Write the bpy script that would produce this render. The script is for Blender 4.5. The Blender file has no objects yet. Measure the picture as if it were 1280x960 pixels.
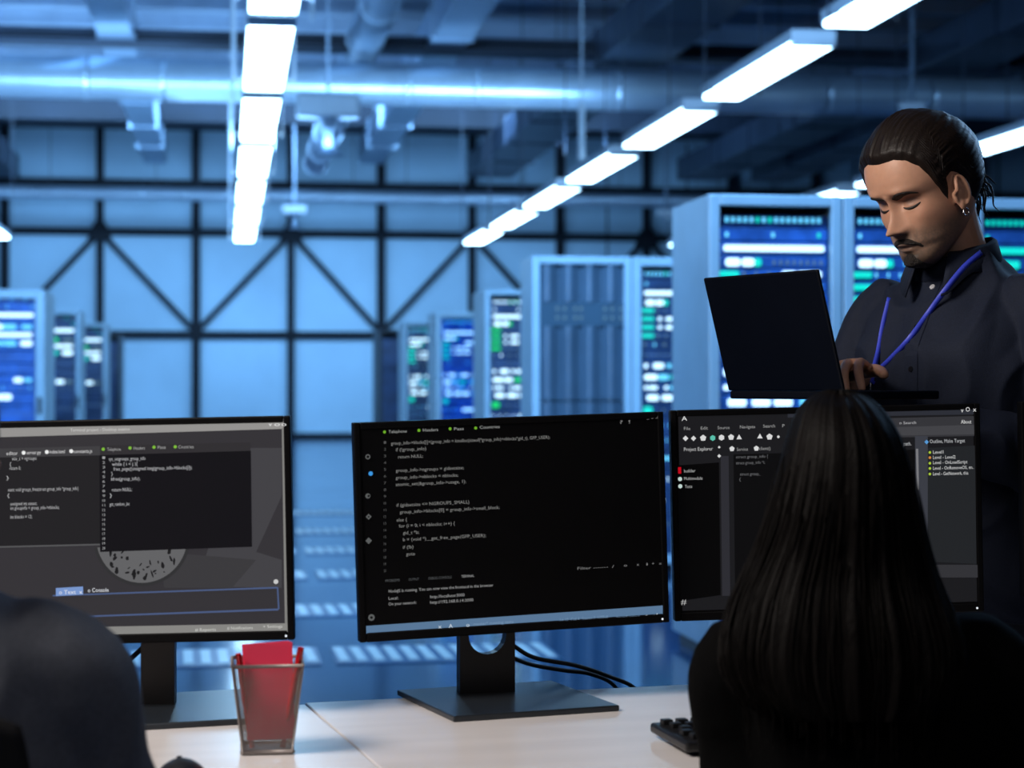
import bpy, bmesh, math, random
from mathutils import Vector, Matrix, noise, Euler
random.seed(7)
sc = bpy.context.scene
COL = sc.collection
PI = math.pi
# ------------------------------------------------------------------ camera
F = 2400.0
YAW = math.atan(358.0/F)
PITCH = math.atan(5.0/F)
CAMZ = 1.23
CAM = Vector((0, 0, CAMZ))
RIGHT = Vector((math.cos(YAW), -math.sin(YAW), 0))
FWD0 = Vector((math.sin(YAW), math.cos(YAW), 0))
FWD = Vector((math.sin(YAW)*math.cos(PITCH), math.cos(YAW)*math.cos(PITCH), math.sin(PITCH)))
UP = RIGHT.cross(FWD)
def ray(px, py): return RIGHT*((px-640)/F) + UP*((480-py)/F) + FWD
def P(px, py, d): return CAM + ray(px, py)*d
def at_y(px, py, Y):
    r = ray(px, py); return CAM + r*(Y/r.y)
def at_z(px, py, Z):
    r = ray(px, py); return CAM + r*((Z-CAMZ)/r.z)
cd = bpy.data.cameras.new('camera'); cam = bpy.data.objects.new('camera', cd); COL.objects.link(cam)
cam.location = CAM; cam.rotation_euler = (PI/2+PITCH, 0, -YAW)
cd.sensor_width = 36; cd.lens = F/1280*36; cd.clip_end = 200; cd.clip_start = .05
cd.dof.use_dof = True; cd.dof.focus_distance = 3.2; cd.dof.aperture_fstop = 4.6
sc.camera = cam
sc.view_settings.view_transform = 'Standard'; sc.view_settings.look = 'None'
sc.view_settings.gamma = 1; sc.view_settings.use_curve_mapping = False
sc.view_settings.exposure = 0.0
sc.cycles.use_denoising = True
sc.cycles.max_bounces = 6; sc.cycles.diffuse_bounces = 3; sc.cycles.glossy_bounces = 3
sc.cycles.transparent_max_bounces = 12; sc.cycles.transmission_bounces = 4
sc.cycles.sample_clamp_indirect = 4
sc.cycles.caustics_reflective = False; sc.cycles.caustics_refractive = False

# ------------------------------------------------------------------ materials
def mat(name, col, rough=.5, metal=0, emit=None, strength=0, var=.0, vscale=20, bump=0, bscale=80, spec=.5, sheen=0, stretch=None):
    m = bpy.data.materials.new(name); m.use_nodes = True
    nt = m.node_tree; b = nt.nodes['Principled BSDF']
    b.inputs['Base Color'].default_value = (*col, 1); b.inputs['Roughness'].default_value = rough
    b.inputs['Metallic'].default_value = metal; b.inputs['Specular IOR Level'].default_value = spec
    if sheen: b.inputs['Sheen Weight'].default_value = sheen
    if emit:
        b.inputs['Emission Color'].default_value = (*emit, 1); b.inputs['Emission Strength'].default_value = strength
    if var or bump:
        tc = nt.nodes.new('ShaderNodeTexCoord'); src = tc.outputs['Object']
        if stretch:
            mp = nt.nodes.new('ShaderNodeMapping'); mp.inputs['Scale'].default_value = stretch
            nt.links.new(src, mp.inputs['Vector']); src = mp.outputs['Vector']
    if var:
        n = nt.nodes.new('ShaderNodeTexNoise'); n.inputs['Scale'].default_value = vscale; n.inputs['Detail'].default_value = 4
        nt.links.new(src, n.inputs['Vector'])
        r = nt.nodes.new('ShaderNodeMapRange'); r.inputs[1].default_value = .3; r.inputs[2].default_value = .7
        r.inputs[3].default_value = 1-var; r.inputs[4].default_value = 1+var
        nt.links.new(n.outputs['Fac'], r.inputs[0])
        mx = nt.nodes.new('ShaderNodeVectorMath'); mx.operation = 'SCALE'; mx.inputs[0].default_value = col
        nt.links.new(r.outputs[0], mx.inputs['Scale']); nt.links.new(mx.outputs[0], b.inputs['Base Color'])
    if bump:
        n2 = nt.nodes.new('ShaderNodeTexNoise'); n2.inputs['Scale'].default_value = bscale; n2.inputs['Detail'].default_value = 3
        nt.links.new(src, n2.inputs['Vector'])
        bp = nt.nodes.new('ShaderNodeBump'); bp.inputs['Strength'].default_value = bump; bp.inputs['Distance'].default_value = .01
        nt.links.new(n2.outputs['Fac'], bp.inputs['Height']); nt.links.new(bp.outputs[0], b.inputs['Normal'])
    return m
def emis(name, col, s, base=(.02, .02, .02), rough=.4): return mat(name, base, rough, 0, col, s)

M = {}
M['wall'] = mat('wall_panels', (.42, .62, .76), .55, var=.16, vscale=.35)
M['wall_side'] = mat('side_wall_paint', (.10, .16, .26), .6, var=.1, vscale=.5)
M['ceil'] = mat('ceiling_sheet', (.27, .35, .45), .5, var=.15, vscale=.4, stretch=(.3, 2, 1))
M['steel_black'] = mat('black_steel', (.004, .007, .012), .6, var=.2, vscale=3, spec=.2)
M['girder'] = mat('dark_girder_paint', (.03, .045, .075), .5, var=.2, vscale=1)
M['purlin'] = mat('pale_purlin', (.45, .55, .68), .45, var=.1, vscale=2)
M['duct'] = mat('duct_sheet_metal', (.33, .43, .55), .34, .55, var=.14, vscale=.8)
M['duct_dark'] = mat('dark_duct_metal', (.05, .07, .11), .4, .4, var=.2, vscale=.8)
M['pipe'] = mat('galvanised_pipe', (.55, .68, .80), .30, .7, var=.1, vscale=2)
M['lamp_house'] = mat('lamp_housing', (.6, .7, .8), .4, var=.04, vscale=5)
M['lamp'] = emis('lamp_diffuser', (.42, .72, 1.0), 13.0, (.8, .85, .9))
M['rack'] = mat('rack_paint', (.34, .52, .66), .38, .25, var=.08, vscale=3)
M['rack_dark'] = mat('rack_dark_paint', (.02, .03, .045), .4, .2, var=.2, vscale=3)
M['unit'] = mat('server_face', (.025, .06, .15), .38, .3, var=.35, vscale=9)
M['unit2'] = mat('server_face_led_glow', (.03, .13, .46), .38, .3, var=.35, vscale=9)  # blue glow of the status lights put into the base colour
M['led_white'] = emis('led_white', (.50, .80, 1.0), 2.1)
M['led_cyan'] = emis('led_cyan', (.12, .60, .95), 1.5)
M['led_teal'] = emis('led_teal', (.0, .72, .62), 1.2)
M['led_green'] = emis('led_green', (.0, .72, .14), 1.1)
M['led_blue'] = emis('led_blue', (.05, .2, .9), 1.6)
M['led_dim'] = emis('led_dim', (.2, .42, .55), .5)
M['vent'] = mat('vent_slat_white', (.44, .56, .60), .35, var=.06, vscale=10)
M['vent_base'] = mat('vent_frame_blue', (.03, .10, .2), .35, var=.1, vscale=10)
M['desk'] = mat('desk_laminate', (.66, .63, .63), .30, var=.05, vscale=3, stretch=(1, 8, 1))
M['desk_edge'] = mat('desk_edge_band', (.40, .38, .38), .5, var=.04)
M['desk_leg'] = mat('desk_leg_metal', (.25, .25, .27), .4, .6, var=.05)
M['plastic'] = mat('black_plastic', (.008, .008, .009), .38, var=.15, vscale=30)
M['bezel'] = mat('bezel_plastic', (.002, .002, .0025), .45, var=.1, vscale=30, spec=.12)
M['stand'] = mat('stand_metal', (.030, .036, .044), .32, .5, var=.1, vscale=15)
M['key'] = mat('key_plastic', (.006, .006, .007), .45, var=.1, vscale=40)
M['cable'] = mat('cable_rubber', (.004, .004, .005), .55, var=.1)
M['laptop'] = mat('laptop_shell', (.0015, .0025, .006), .45, 0, var=.1, vscale=10, spec=.15)
M['shirt'] = mat('navy_shirt_cloth', (.0085, .0130, .0290), .8, var=.12, vscale=260, bump=.12, bscale=420, spec=.25)
M['shirt_grey'] = mat('charcoal_shirt_cloth', (.095, .105, .135), .85, var=.15, vscale=200, bump=.1, bscale=400)
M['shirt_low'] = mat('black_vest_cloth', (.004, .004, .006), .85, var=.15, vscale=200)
M['top_black'] = mat('black_top_cloth', (.0014, .0014, .0016), .9, var=.2, vscale=100, spec=.06)
M['trousers'] = mat('dark_trousers_cloth', (.010, .013, .024), .8, var=.15, vscale=200)
M['shoe'] = mat('shoe_leather', (.01, .01, .012), .4, var=.1)
M['lanyard'] = mat('blue_lanyard_ribbon', (.035, .060, .60), .5, var=.12, vscale=300)
M['clip'] = mat('steel_clip', (.7, .7, .72), .25, 1, var=.05)
M['button_pale'] = mat('pale_button', (.55, .56, .6), .3, var=.05)
M['button_dark'] = mat('dark_button', (.006, .007, .01), .25, var=.05)
M['hair_man'] = mat('dark_brown_hair', (.011, .007, .0055), .45, var=.3, vscale=60, bump=.15, bscale=90, stretch=(6, 2, 6), spec=.3)
M['hair_woman'] = mat('black_hair', (.0028, .0021, .0020), .55, var=.4, vscale=50, bump=.2, bscale=70, stretch=(6, 6, .35), spec=.07)
M['beard'] = mat('beard_hair', (.014, .009, .007), .6, var=.5, vscale=400, bump=.6, bscale=500)
M['lash'] = mat('lash_dark', (.01, .007, .006), .6, var=.2)
M['red_paper'] = mat('red_note_paper', (.80, .035, .10), .7, var=.05, vscale=20)
M['red_pen'] = mat('red_pen_plastic', (.5, .005, .012), .25, var=.05)
M['basket'] = mat('grey_wire_mesh', (.26, .23, .22), .45, .35, var=.08)
M['chair'] = mat('black_chair_cloth', (.01, .01, .012), .8, var=.2, vscale=100)

def skin_mat(name, attr=True):
    m = bpy.data.materials.new(name); m.use_nodes = True; nt = m.node_tree; b = nt.nodes['Principled BSDF']
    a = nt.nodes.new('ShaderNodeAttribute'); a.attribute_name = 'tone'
    n = nt.nodes.new('ShaderNodeTexNoise'); n.inputs['Scale'].default_value = 90; n.inputs['Detail'].default_value = 5
    tc = nt.nodes.new('ShaderNodeTexCoord'); nt.links.new(tc.outputs['Object'], n.inputs['Vector'])
    r = nt.nodes.new('ShaderNodeMapRange'); r.inputs[3].default_value = .9; r.inputs[4].default_value = 1.1
    nt.links.new(n.outputs['Fac'], r.inputs[0])
    v = nt.nodes.new('ShaderNodeVectorMath'); v.operation = 'SCALE'
    nt.links.new(a.outputs['Color'], v.inputs[0]); nt.links.new(r.outputs[0], v.inputs['Scale'])
    nt.links.new(v.outputs[0], b.inputs['Base Color'])
    b.inputs['Roughness'].default_value = .48; b.inputs['Subsurface Weight'].default_value = .12
    b.inputs['Subsurface Radius'].default_value = (.8, .3, .15); b.inputs['Subsurface Scale'].default_value = .008
    bp = nt.nodes.new('ShaderNodeBump'); bp.inputs['Strength'].default_value = .08; bp.inputs['Distance'].default_value = .004
    n2 = nt.nodes.new('ShaderNodeTexNoise'); n2.inputs['Scale'].default_value = 500
    nt.links.new(tc.outputs['Object'], n2.inputs['Vector']); nt.links.new(n2.outputs['Fac'], bp.inputs['Height'])
    nt.links.new(bp.outputs[0], b.inputs['Normal'])
    return m
M['skin'] = skin_mat('skin')

def floor_mat():
    m = bpy.data.materials.new('glossy_blue_floor'); m.use_nodes = True; nt = m.node_tree; b = nt.nodes['Principled BSDF']
    tc = nt.nodes.new('ShaderNodeTexCoord')
    br = nt.nodes.new('ShaderNodeTexBrick'); br.offset = 0; br.inputs['Scale'].default_value = 1
    br.inputs['Brick Width'].default_value = .6; br.inputs['Row Height'].default_value = .6; br.inputs['Mortar Size'].default_value = .004
    br.inputs['Color1'].default_value = (.003, .028, .085, 1); br.inputs['Color2'].default_value = (.004, .032, .095, 1)
    br.inputs['Mortar'].default_value = (.006, .03, .08, 1)
    nt.links.new(tc.outputs['Object'], br.inputs['Vector']); nt.links.new(br.outputs['Color'], b.inputs['Base Color'])
    n = nt.nodes.new('ShaderNodeTexNoise'); n.inputs['Scale'].default_value = 1.2; n.inputs['Detail'].default_value = 4
    nt.links.new(tc.outputs['Object'], n.inputs['Vector'])
    r = nt.nodes.new('ShaderNodeMapRange'); r.inputs[3].default_value = .08; r.inputs[4].default_value = .17
    nt.links.new(n.outputs['Fac'], r.inputs[0]); nt.links.new(r.outputs[0], b.inputs['Roughness'])
    b.inputs['Specular IOR Level'].default_value = .55
    return m
M['floor'] = floor_mat()

def glass_mat(name, tint=(.7, .85, 1), refl=.25, rough=.05):
    m = bpy.data.materials.new(name); m.use_nodes = True; nt = m.node_tree
    for n in list(nt.nodes): nt.nodes.remove(n)
    out = nt.nodes.new('ShaderNodeOutputMaterial'); t = nt.nodes.new('ShaderNodeBsdfTransparent'); t.inputs[0].default_value = (*tint, 1)
    g = nt.nodes.new('ShaderNodeBsdfGlossy'); g.inputs['Roughness'].default_value = rough; g.inputs[0].default_value = (.8, .9, 1, 1)
    lw = nt.nodes.new('ShaderNodeLayerWeight'); lw.inputs[0].default_value = refl
    mx = nt.nodes.new('ShaderNodeMixShader')
    nt.links.new(lw.outputs['Fresnel'], mx.inputs[0]); nt.links.new(t.outputs[0], mx.inputs[1]); nt.links.new(g.outputs[0], mx.inputs[2])
    nt.links.new(mx.outputs[0], out.inputs[0]); return m
M['glass'] = glass_mat('rack_glass')

# ------------------------------------------------------------------ mesh helpers
def build(name, bm, m, parent=None, smooth=False, loc=None):
    me = bpy.data.meshes.new(name)
    if smooth:
        for f in bm.faces: f.smooth = True
    bm.to_mesh(me); bm.free()
    for x in (m if isinstance(m, (list, tuple)) else [m]): me.materials.append(x)
    o = bpy.data.objects.new(name, me); COL.objects.link(o)
    if parent: o.parent = parent
    if loc is not None: o.location = loc
    return o
def tag(o, label=None, cat=None, group=None, kind=None):
    if label: o['label'] = label
    if cat: o['category'] = cat
    if group: o['group'] = group
    if kind: o['kind'] = kind
    return o
def thing(name, label, cat, loc=(0, 0, 0), rotz=0, group=None):
    o = bpy.data.objects.new(name, None); COL.objects.link(o); o.location = loc; o.rotation_euler = (0, 0, rotz)
    o.empty_display_size = .1
    return tag(o, label, cat, group)
def box(bm, x0, x1, y0, y1, z0, z1, mi=0, bev=0, mtx=None):
    vs = [bm.verts.new((x, y, z)) for x in (x0, x1) for y in (y0, y1) for z in (z0, z1)]
    fs = [bm.faces.new([vs[i] for i in q]) for q in ((0, 1, 3, 2), (4, 6, 7, 5), (0, 4, 5, 1), (2, 3, 7, 6), (0, 2, 6, 4), (1, 5, 7, 3))]
    for f in fs: f.material_index = mi
    if mtx is not None:
        for v in vs: v.co = mtx @ v.co
    if bev:
        es = list({e for f in fs for e in f.edges})
        r = bmesh.ops.bevel(bm, geom=es, offset=bev, segments=2, affect='EDGES', profile=.5)
        for f in r['faces']: f.material_index = mi
    return vs
def bar(bm, a, b, w, h, up=Vector((0, 0, 1)), mi=0):
    a = Vector(a); b = Vector(b); d = (b-a).normalized(); s = d.cross(up)
    if s.length < 1e-4: s = d.cross(Vector((1, 0, 0)))
    s.normalize(); u = s.cross(d)
    q = [(-w/2, -h/2), (w/2, -h/2), (w/2, h/2), (-w/2, h/2)]
    A = [bm.verts.new(a+s*x+u*y) for x, y in q]; B = [bm.verts.new(b+s*x+u*y) for x, y in q]
    fs = [bm.faces.new(A[::-1]), bm.faces.new(B)] + [bm.faces.new((A[i], A[(i+1) % 4], B[(i+1) % 4], B[i])) for i in range(4)]
    for f in fs: f.material_index = mi
def catmull(pts, n):
    pts = [Vector(p) for p in pts]; out = []
    ext = [pts[0]*2-pts[1]]+pts+[pts[-1]*2-pts[-2]]
    for i in range(1, len(ext)-2):
        p0, p1, p2, p3 = ext[i-1:i+3]
        for k in range(n):
            t = k/n
            out.append(.5*((2*p1)+(p2-p0)*t+(2*p0-5*p1+4*p2-p3)*t*t+(3*p1-p0-3*p2+p3)*t**3))
    out.append(pts[-1]); return out
def tube(bm, pts, rad, seg=10, sub=1, mi=0, flat=1.0, caps=True):
    if isinstance(rad, (int, float)): rad = [rad]*len(pts)
    if sub > 1:
        R = [Vector((r, 0, 0)) for r in rad]; pts = catmull(pts, sub); rad = [v.x for v in catmull(R, sub)]
    pts = [Vector(p) for p in pts]
    rings = []; ref = None
    for i, p in enumerate(pts):
        d = (pts[min(i+1, len(pts)-1)]-pts[max(i-1, 0)]).normalized()
        if ref is None:
            ref = Vector((0, 0, 1)) if abs(d.z) < .9 else Vector((1, 0, 0))
            s = d.cross(ref).normalized()
        else: s = (s-d*s.dot(d)).normalized()
        u = s.cross(d)
        rings.append([bm.verts.new(p+(s*math.cos(2*PI*k/seg)+u*math.sin(2*PI*k/seg)*flat)*rad[i]) for k in range(seg)])
    for a, b in zip(rings, rings[1:]):
        for k in range(seg):
            f = bm.faces.new((a[k], a[(k+1) % seg], b[(k+1) % seg], b[k])); f.material_index = mi; f.smooth = True
    if caps:
        for r_, rev, p, q in ((rings[0], True, pts[0], pts[1]), (rings[-1], False, pts[-1], pts[-2])):
            f = bm.faces.new(r_[::-1] if not rev else r_); f.material_index = mi
    return rings
def capsule(bm, pts, rad, seg=12, sub=4):
    """tapered chain with rounded ends"""
    pts = [Vector(p) for p in pts]
    d0 = (pts[0]-pts[1]).normalized(); d1 = (pts[-1]-pts[-2]).normalized()
    R = [Vector((r, 0, 0)) for r in rad]
    pp = catmull(pts, sub) if len(pts) > 1 else pts; rr = [v.x for v in catmull(R, sub)]
    A = [(pts[0]+d0*rad[0]*s, rad[0]*c) for s, c in ((.97, .2), (.8, .6), (.45, .89))]
    B = [(pts[-1]+d1*rad[-1]*s, rad[-1]*c) for s, c in ((.45, .89), (.8, .6), (.97, .2))]
    al = A+list(zip(pp, rr))+B
    tube(bm, [a[0] for a in al], [a[1] for a in al], seg)
def ellipsoid(bm, c, r, mtx=None, seg=20):
    g = bmesh.ops.create_uvsphere(bm, u_segments=seg, v_segments=seg//2+2, radius=1)
    for v in g['verts']:
        v.co = Vector((v.co.x*r[0], v.co.y*r[1], v.co.z*r[2]))
        if mtx is not None: v.co = mtx @ v.co
        v.co += Vector(c)
def loft(bm, secs, seg=40, n=2.3, sub=4):
    """secs: (cx,cy,cz,rx,ry[,tiltx]) stacked sections"""
    S = [Vector(s[:3]) for s in secs]; Rr = [Vector((s[3], s[4], s[5] if len(s) > 5 else 0)) for s in secs]
    S = catmull(S, sub); Rr = catmull(Rr, sub); rings = []
    for c, r in zip(S, Rr):
        ring = []
        for k in range(seg):
            a = 2*PI*k/seg; ca, sa = math.cos(a), math.sin(a)
            x = abs(ca)**(2/n)*math.copysign(1, ca)*r.x; y = abs(sa)**(2/n)*math.copysign(1, sa)*r.y
            ring.append(bm.verts.new((c.x+x, c.y+y, c.z+y*math.sin(r.z))))
        rings.append(ring)
    for a, b in zip(rings, rings[1:]):
        for k in range(seg): bm.faces.new((a[k], a[(k+1) % seg], b[(k+1) % seg], b[k])).smooth = True
    bm.faces.new(rings[0][::-1]); bm.faces.new(rings[-1])
    return rings
def remesh(o, voxel, smooth=4, factor=.5):
    md = o.modifiers.new('r', 'REMESH'); md.mode = 'VOXEL'; md.voxel_size = voxel; md.use_smooth_shade = True
    if smooth:
        s = o.modifiers.new('s', 'SMOOTH'); s.iterations = smooth; s.factor = factor
    dg = bpy.context.evaluated_depsgraph_get(); dg.update()
    me = bpy.data.meshes.new_from_object(o.evaluated_get(dg)); mats = list(o.data.materials)
    o.modifiers.clear(); o.data = me
    me.materials.clear()
    for m in mats: me.materials.append(m)
    for p in me.polygons: p.use_smooth = True
    return o
def interp(tab, x):
    if x <= tab[0][0]: return tab[0][1]
    for (a, va), (b, vb) in zip(tab, tab[1:]):
        if x <= b: 
            t = (x-a)/(b-a); return va+(vb-va)*t
    return tab[-1][1]
def sint(tab, x):   # smooth (catmull) interpolation of an irregular table
    n = len(tab)
    if x <= tab[0][0]: return tab[0][1]
    if x >= tab[-1][0]: return tab[-1][1]
    for i in range(n-1):
        if x <= tab[i+1][0]:
            x0, y0 = tab[i]; x1, y1 = tab[i+1]; h = x1-x0; t = (x-x0)/h
            m0 = (y1-tab[i-1][1])/(x1-tab[i-1][0]) if i > 0 else (y1-y0)/h
            m1 = (tab[i+2][1]-y0)/(tab[i+2][0]-x0) if i < n-2 else (y1-y0)/h
            return (2*t**3-3*t*t+1)*y0+(t**3-2*t*t+t)*h*m0+(-2*t**3+3*t*t)*y1+(t**3-t*t)*h*m1
def sstep(a, b, x):
    t = max(0, min(1, (x-a)/(b-a))); return t*t*(3-2*t)
ORD = ['first', 'second', 'third', 'fourth', 'fifth', 'sixth', 'seventh', 'eighth', 'ninth', 'tenth', 'eleventh', 'twelfth']

# ================================================================== THE HALL
X0, X1, Y0, Y1, ZC = -9.0, 24.0, -3.0, 47.0, 7.65
def plane_struct(name, pts, m):
    bm = bmesh.new(); bm.faces.new([bm.verts.new(p) for p in pts]); o = build(name, bm, m); o['kind'] = 'structure'; return o
def slab(name, x0, x1, y0, y1, z0, z1, m):
    bm = bmesh.new(); box(bm, x0, x1, y0, y1, z0, z1); o = build(name, bm, m); o['kind'] = 'structure'; return o
slab('floor', X0, X1, Y0, Y1, -.1, 0, M['floor'])
slab('ceiling', X0, X1, Y0, Y1, ZC, ZC+.1, M['ceil'])
slab('wall_back', X0, X1, Y1, Y1+.15, 0, ZC, M['wall'])
slab('wall_left', X0-.15, X0, Y0, Y1, 0, ZC, M['wall_side'])
slab('wall_right', X1, X1+.15, Y0, Y1, 0, ZC, M['wall_side'])
slab('wall_front', X0, X1, Y0-.15, Y0, 0, ZC, M['wall_side'])
TN = [0]
def trim(bm, m):
    TN[0] += 1; o = build('trim_%d' % TN[0], bm, m); o['kind'] = 'structure'; return o
# black steel frame on the back wall
YF = Y1-.12
def wp(px, py): return at_y(px, py, YF)
colpx = [6, 125, 245, 363.5, 476.5, 590, 700, 808, 915, 1019, 1122, 1224, 1325]
zb0 = .02; ztop = wp(245, 157).z; zmid = wp(245, 232).z; znode = wp(245, 291).z; zlow = wp(245, 418).z
cx = [wp(p, 300).x for p in colpx]
for i, x in enumerate(cx):
    bm = bmesh.new(); w = .20 if i % 2 == 0 else .17
    box(bm, x-w/2, x+w/2, YF-.12, YF+.12, zb0, ztop+.1); trim(bm, M['steel_black'])
for z, w, xa, xb in ((ztop, .22, X0, X1), (zmid, .24, X0, X1), (znode, .17, X0, X1), (zlow, .17, X0, X1), (.07, .14, X0, X1)):
    bm = bmesh.new(); box(bm, xa, xb, YF-.10, YF+.10, z-w/2, z+w/2); trim(bm, M['steel_black'])
for i in range(1, len(cx)-1, 2):          # W bracing: hangs from odd columns
    for j in (i-1, i+1):
        bm = bmesh.new(); bar(bm, (cx[i], YF, znode), (cx[j], YF, zlow+.05), .13, .13, Vector((0, 1, 0))); trim(bm, M['steel_black'])
    bm = bmesh.new()
    vs = [(-.28, -.2), (.28, -.2), (.16, .16), (.0, .34), (-.16, .16)]
    a = [bm.verts.new((cx[i]+x, YF-.14, znode+z)) for x, z in vs]; b = [bm.verts.new((cx[i]+x, YF+.14, znode+z)) for x, z in vs]
    bm.faces.new(a); bm.faces.new(b[::-1])
    for k in range(5): bm.faces.new((a[k], b[k], b[(k+1) % 5], a[(k+1) % 5]))
    trim(bm, M['steel_black'])
    # foot plates at the low nodes
# panel seams of the cladding on the right part of the wall
for px in (760, 860, 968, 1070, 1170, 1250):
    bm = bmesh.new(); x = wp(px, 300).x; box(bm, x-.02, x+.02, Y1-.03, Y1-.005, 3.0, ZC-.3); trim(bm, M['girder'])
# ceiling purlins and girders
y = 24.0
while y < 46.5:
    bm = bmesh.new(); box(bm, X0, X1, y-.07, y+.07, ZC-.26, ZC-.01); box(bm, X0, X1, y-.13, y+.13, ZC-.28, ZC-.24); trim(bm, M['purlin']); y += 1.55
def girder(Y, z0, z1, m):
    bm = bmesh.new(); box(bm, X0, X1, Y-.2, Y+.2, z0, z0+.06); box(bm, X0, X1, Y-.2, Y+.2, z1-.06, z1); box(bm, X0, X1, Y-.04, Y+.04, z0, z1)
    trim(bm, m)
girder(28.2, 1.23+4.93, 1.23+5.15, M['girder'])
girder(40.0, 1.23+5.45, 1.23+6.1, M['girder'])  # added dark girder, stands in for the dim shade of the far ceiling
girder(44.8, 1.23+6.0, 1.23+6.3, M['girder'])

# longitudinal ducts: (px left, px right, py) of the bottom face, height of the bottom, far end
def box_duct(pl, pr, py, z, yend, h, m, label):
    a = at_z(pl, py, z).x; b = at_z(pr, py, z).x
    t = thing('air_duct', label, 'duct', ((a+b)/2, yend, z), group='rectangular air ducts under the roof')
    w = (b-a)/2; y0 = 12-yend
    bm = bmesh.new(); box(bm, -w, w, y0, 0, 0, h, bev=.02); build('duct_body', bm, m, t)
    for k in range(1, 9):
        yy = -k*3.1
        bm = bmesh.new(); box(bm, -w-.03, w+.03, yy-.04, yy+.04, -.03, h+.03); build('flange', bm, m, t)
    bm = bmesh.new(); 
    for s in (-1, 1): bar(bm, (s*w*.8, -4, h), (s*w*.8, -4, ZC-z), .03, .03)
    build('hanger', bm, m, t)
    return t
HB = 1.23+5.0
box_duct(180, 208, 205, HB, at_z(190, 205, HB).y, .55, M['duct'], 'wide grey rectangular duct left of the middle lamp row')
box_duct(448, 480, 205, HB, at_z(460, 205, HB).y, .55, M['duct'], 'blue-grey rectangular duct just right of the round duct')
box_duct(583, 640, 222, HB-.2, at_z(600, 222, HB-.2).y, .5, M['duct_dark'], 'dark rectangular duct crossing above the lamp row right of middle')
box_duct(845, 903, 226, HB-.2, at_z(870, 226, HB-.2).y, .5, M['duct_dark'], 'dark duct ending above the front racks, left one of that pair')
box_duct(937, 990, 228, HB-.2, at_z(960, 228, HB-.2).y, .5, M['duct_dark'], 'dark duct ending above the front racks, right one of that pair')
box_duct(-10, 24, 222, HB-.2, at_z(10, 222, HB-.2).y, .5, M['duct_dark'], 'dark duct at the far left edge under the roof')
# round duct
zc = 1.23+5.08; xr = at_z(386, 225, zc).x; ye = 43.5
t = thing('round_duct', 'round pale metal duct right of the middle lamp row', 'duct', (xr, ye, zc))
bm = bmesh.new(); tube(bm, [(0, 12-ye, 0), (0, 0, 0)], .27, 28); build('duct_body', bm, M['duct'], t)
for k in range(10):
    bm = bmesh.new(); tube(bm, [(0, -k*2.6-.06, 0), (0, -k*2.6, 0)], .285, 28); build('joint_ring', bm, M['pipe'], t)
# cross pipes
def cross_pipe(py, Y, r, xs, label, m):
    z = at_y(320, py, Y).z
    t = thing('cross_pipe', label, 'pipe', (0, Y, z))
    bm = bmesh.new(); tube(bm, [(X0, 0, 0), (X1, 0, 0)], r, 32); build('pipe_body', bm, m, t)
    for px in xs:
        x = at_y(px, py, Y).x
        bm = bmesh.new(); tube(bm, [(x-.05, 0, 0), (x+.05, 0, 0)], r*1.025, 32); build('joint_ring', bm, m, t)
        if r > .2: continue
        bm = bmesh.new(); bar(bm, (x+.3, .05, r*.95), (x+.3, .05, ZC-z), .015, .015); build('hanger', bm, M['girder'], t)
cross_pipe(102, 27.4, .30, [-60, 108, 203, 508, 593, 768, 1030, 1160, 1275], 'fat shiny pipe running across the hall under the roof', M['pipe'])
cross_pipe(244, 43.6, .15, [45, 178, 232, 425, 492, 640, 760, 900, 1050, 1200], 'thin shiny pipe running across near the back wall', M['pipe'])
# lamp rows
LZ = 1.23+2.9
rows = [(-4.02, 'row at the left edge'), (.40, 'row left of the middle'), (4.98, 'row right of the middle'), (9.35, 'row at the right edge')]
rowx = [at_z(0, 298, LZ).x, at_z(325, 145, LZ).x, at_z(853, 152, LZ).x, at_z(1262, 177, LZ).x]
PER = .00056*F*2.9
def make_lamp(LW, LL, rw, rm, gap):
    t = thing('ceiling_lamp', 'x', 'lamp', (0, 0, 0), group='long ceiling lamps')
    bm = bmesh.new(); box(bm, -LW/2, LW/2, 0, LL, .03, .13, bev=.01); build('housing', bm, M['lamp_house'], t)
    bm = bmesh.new(); box(bm, -LW/2+.012, LW/2-.012, gap, LL-.05, -.01, .035, bev=.01); build('diffuser', bm, M['lamp'], t)
    bm = bmesh.new(); box(bm, -LW/2+.005, LW/2-.005, .0, gap-.01, -.012, .034, bev=.008); build('end_cap', bm, M['lamp_house'], t)
    for s in (-1, 1):
        bm = bmesh.new()
        bar(bm, (s*.28, LL*.85, -.02), (s*.28, LL*.85, ZC-LZ), rw, rw); bar(bm, (s*.28, LL*.85, 0), (0, LL*.85, .08), .02, .02)
        build('suspension_rod', bm, M[rm], t)
    return t
def copy_tree(o, parent=None):
    c = o.copy(); COL.objects.link(c); c.parent = parent
    for ch in list(o.children): copy_tree(ch, c)
    return c
protos = [make_lamp(.39, PER*.985, .02, 'lamp_house', .45), make_lamp(.39, PER*.80, .012, 'girder', .06)]; used = [False, False]
for r, X in enumerate(rowx):
    for k in range(7):
        yc = F*2.9*((.00160 if r == 1 else .00169)+.00056*k)
        if r in (0, 3) and k < 2: continue
        w = 0 if r == 1 else 1
        o = copy_tree(protos[w]) if used[w] else protos[w]; used[w] = True
        o.location = (X, yc, LZ)
        o['label'] = 'long white ceiling lamp, %s from the camera in the %s' % (ORD[k-(2 if r in (0, 3) else 0)], rows[r][1])
        o['group'] = 'long ceiling lamps'
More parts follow.
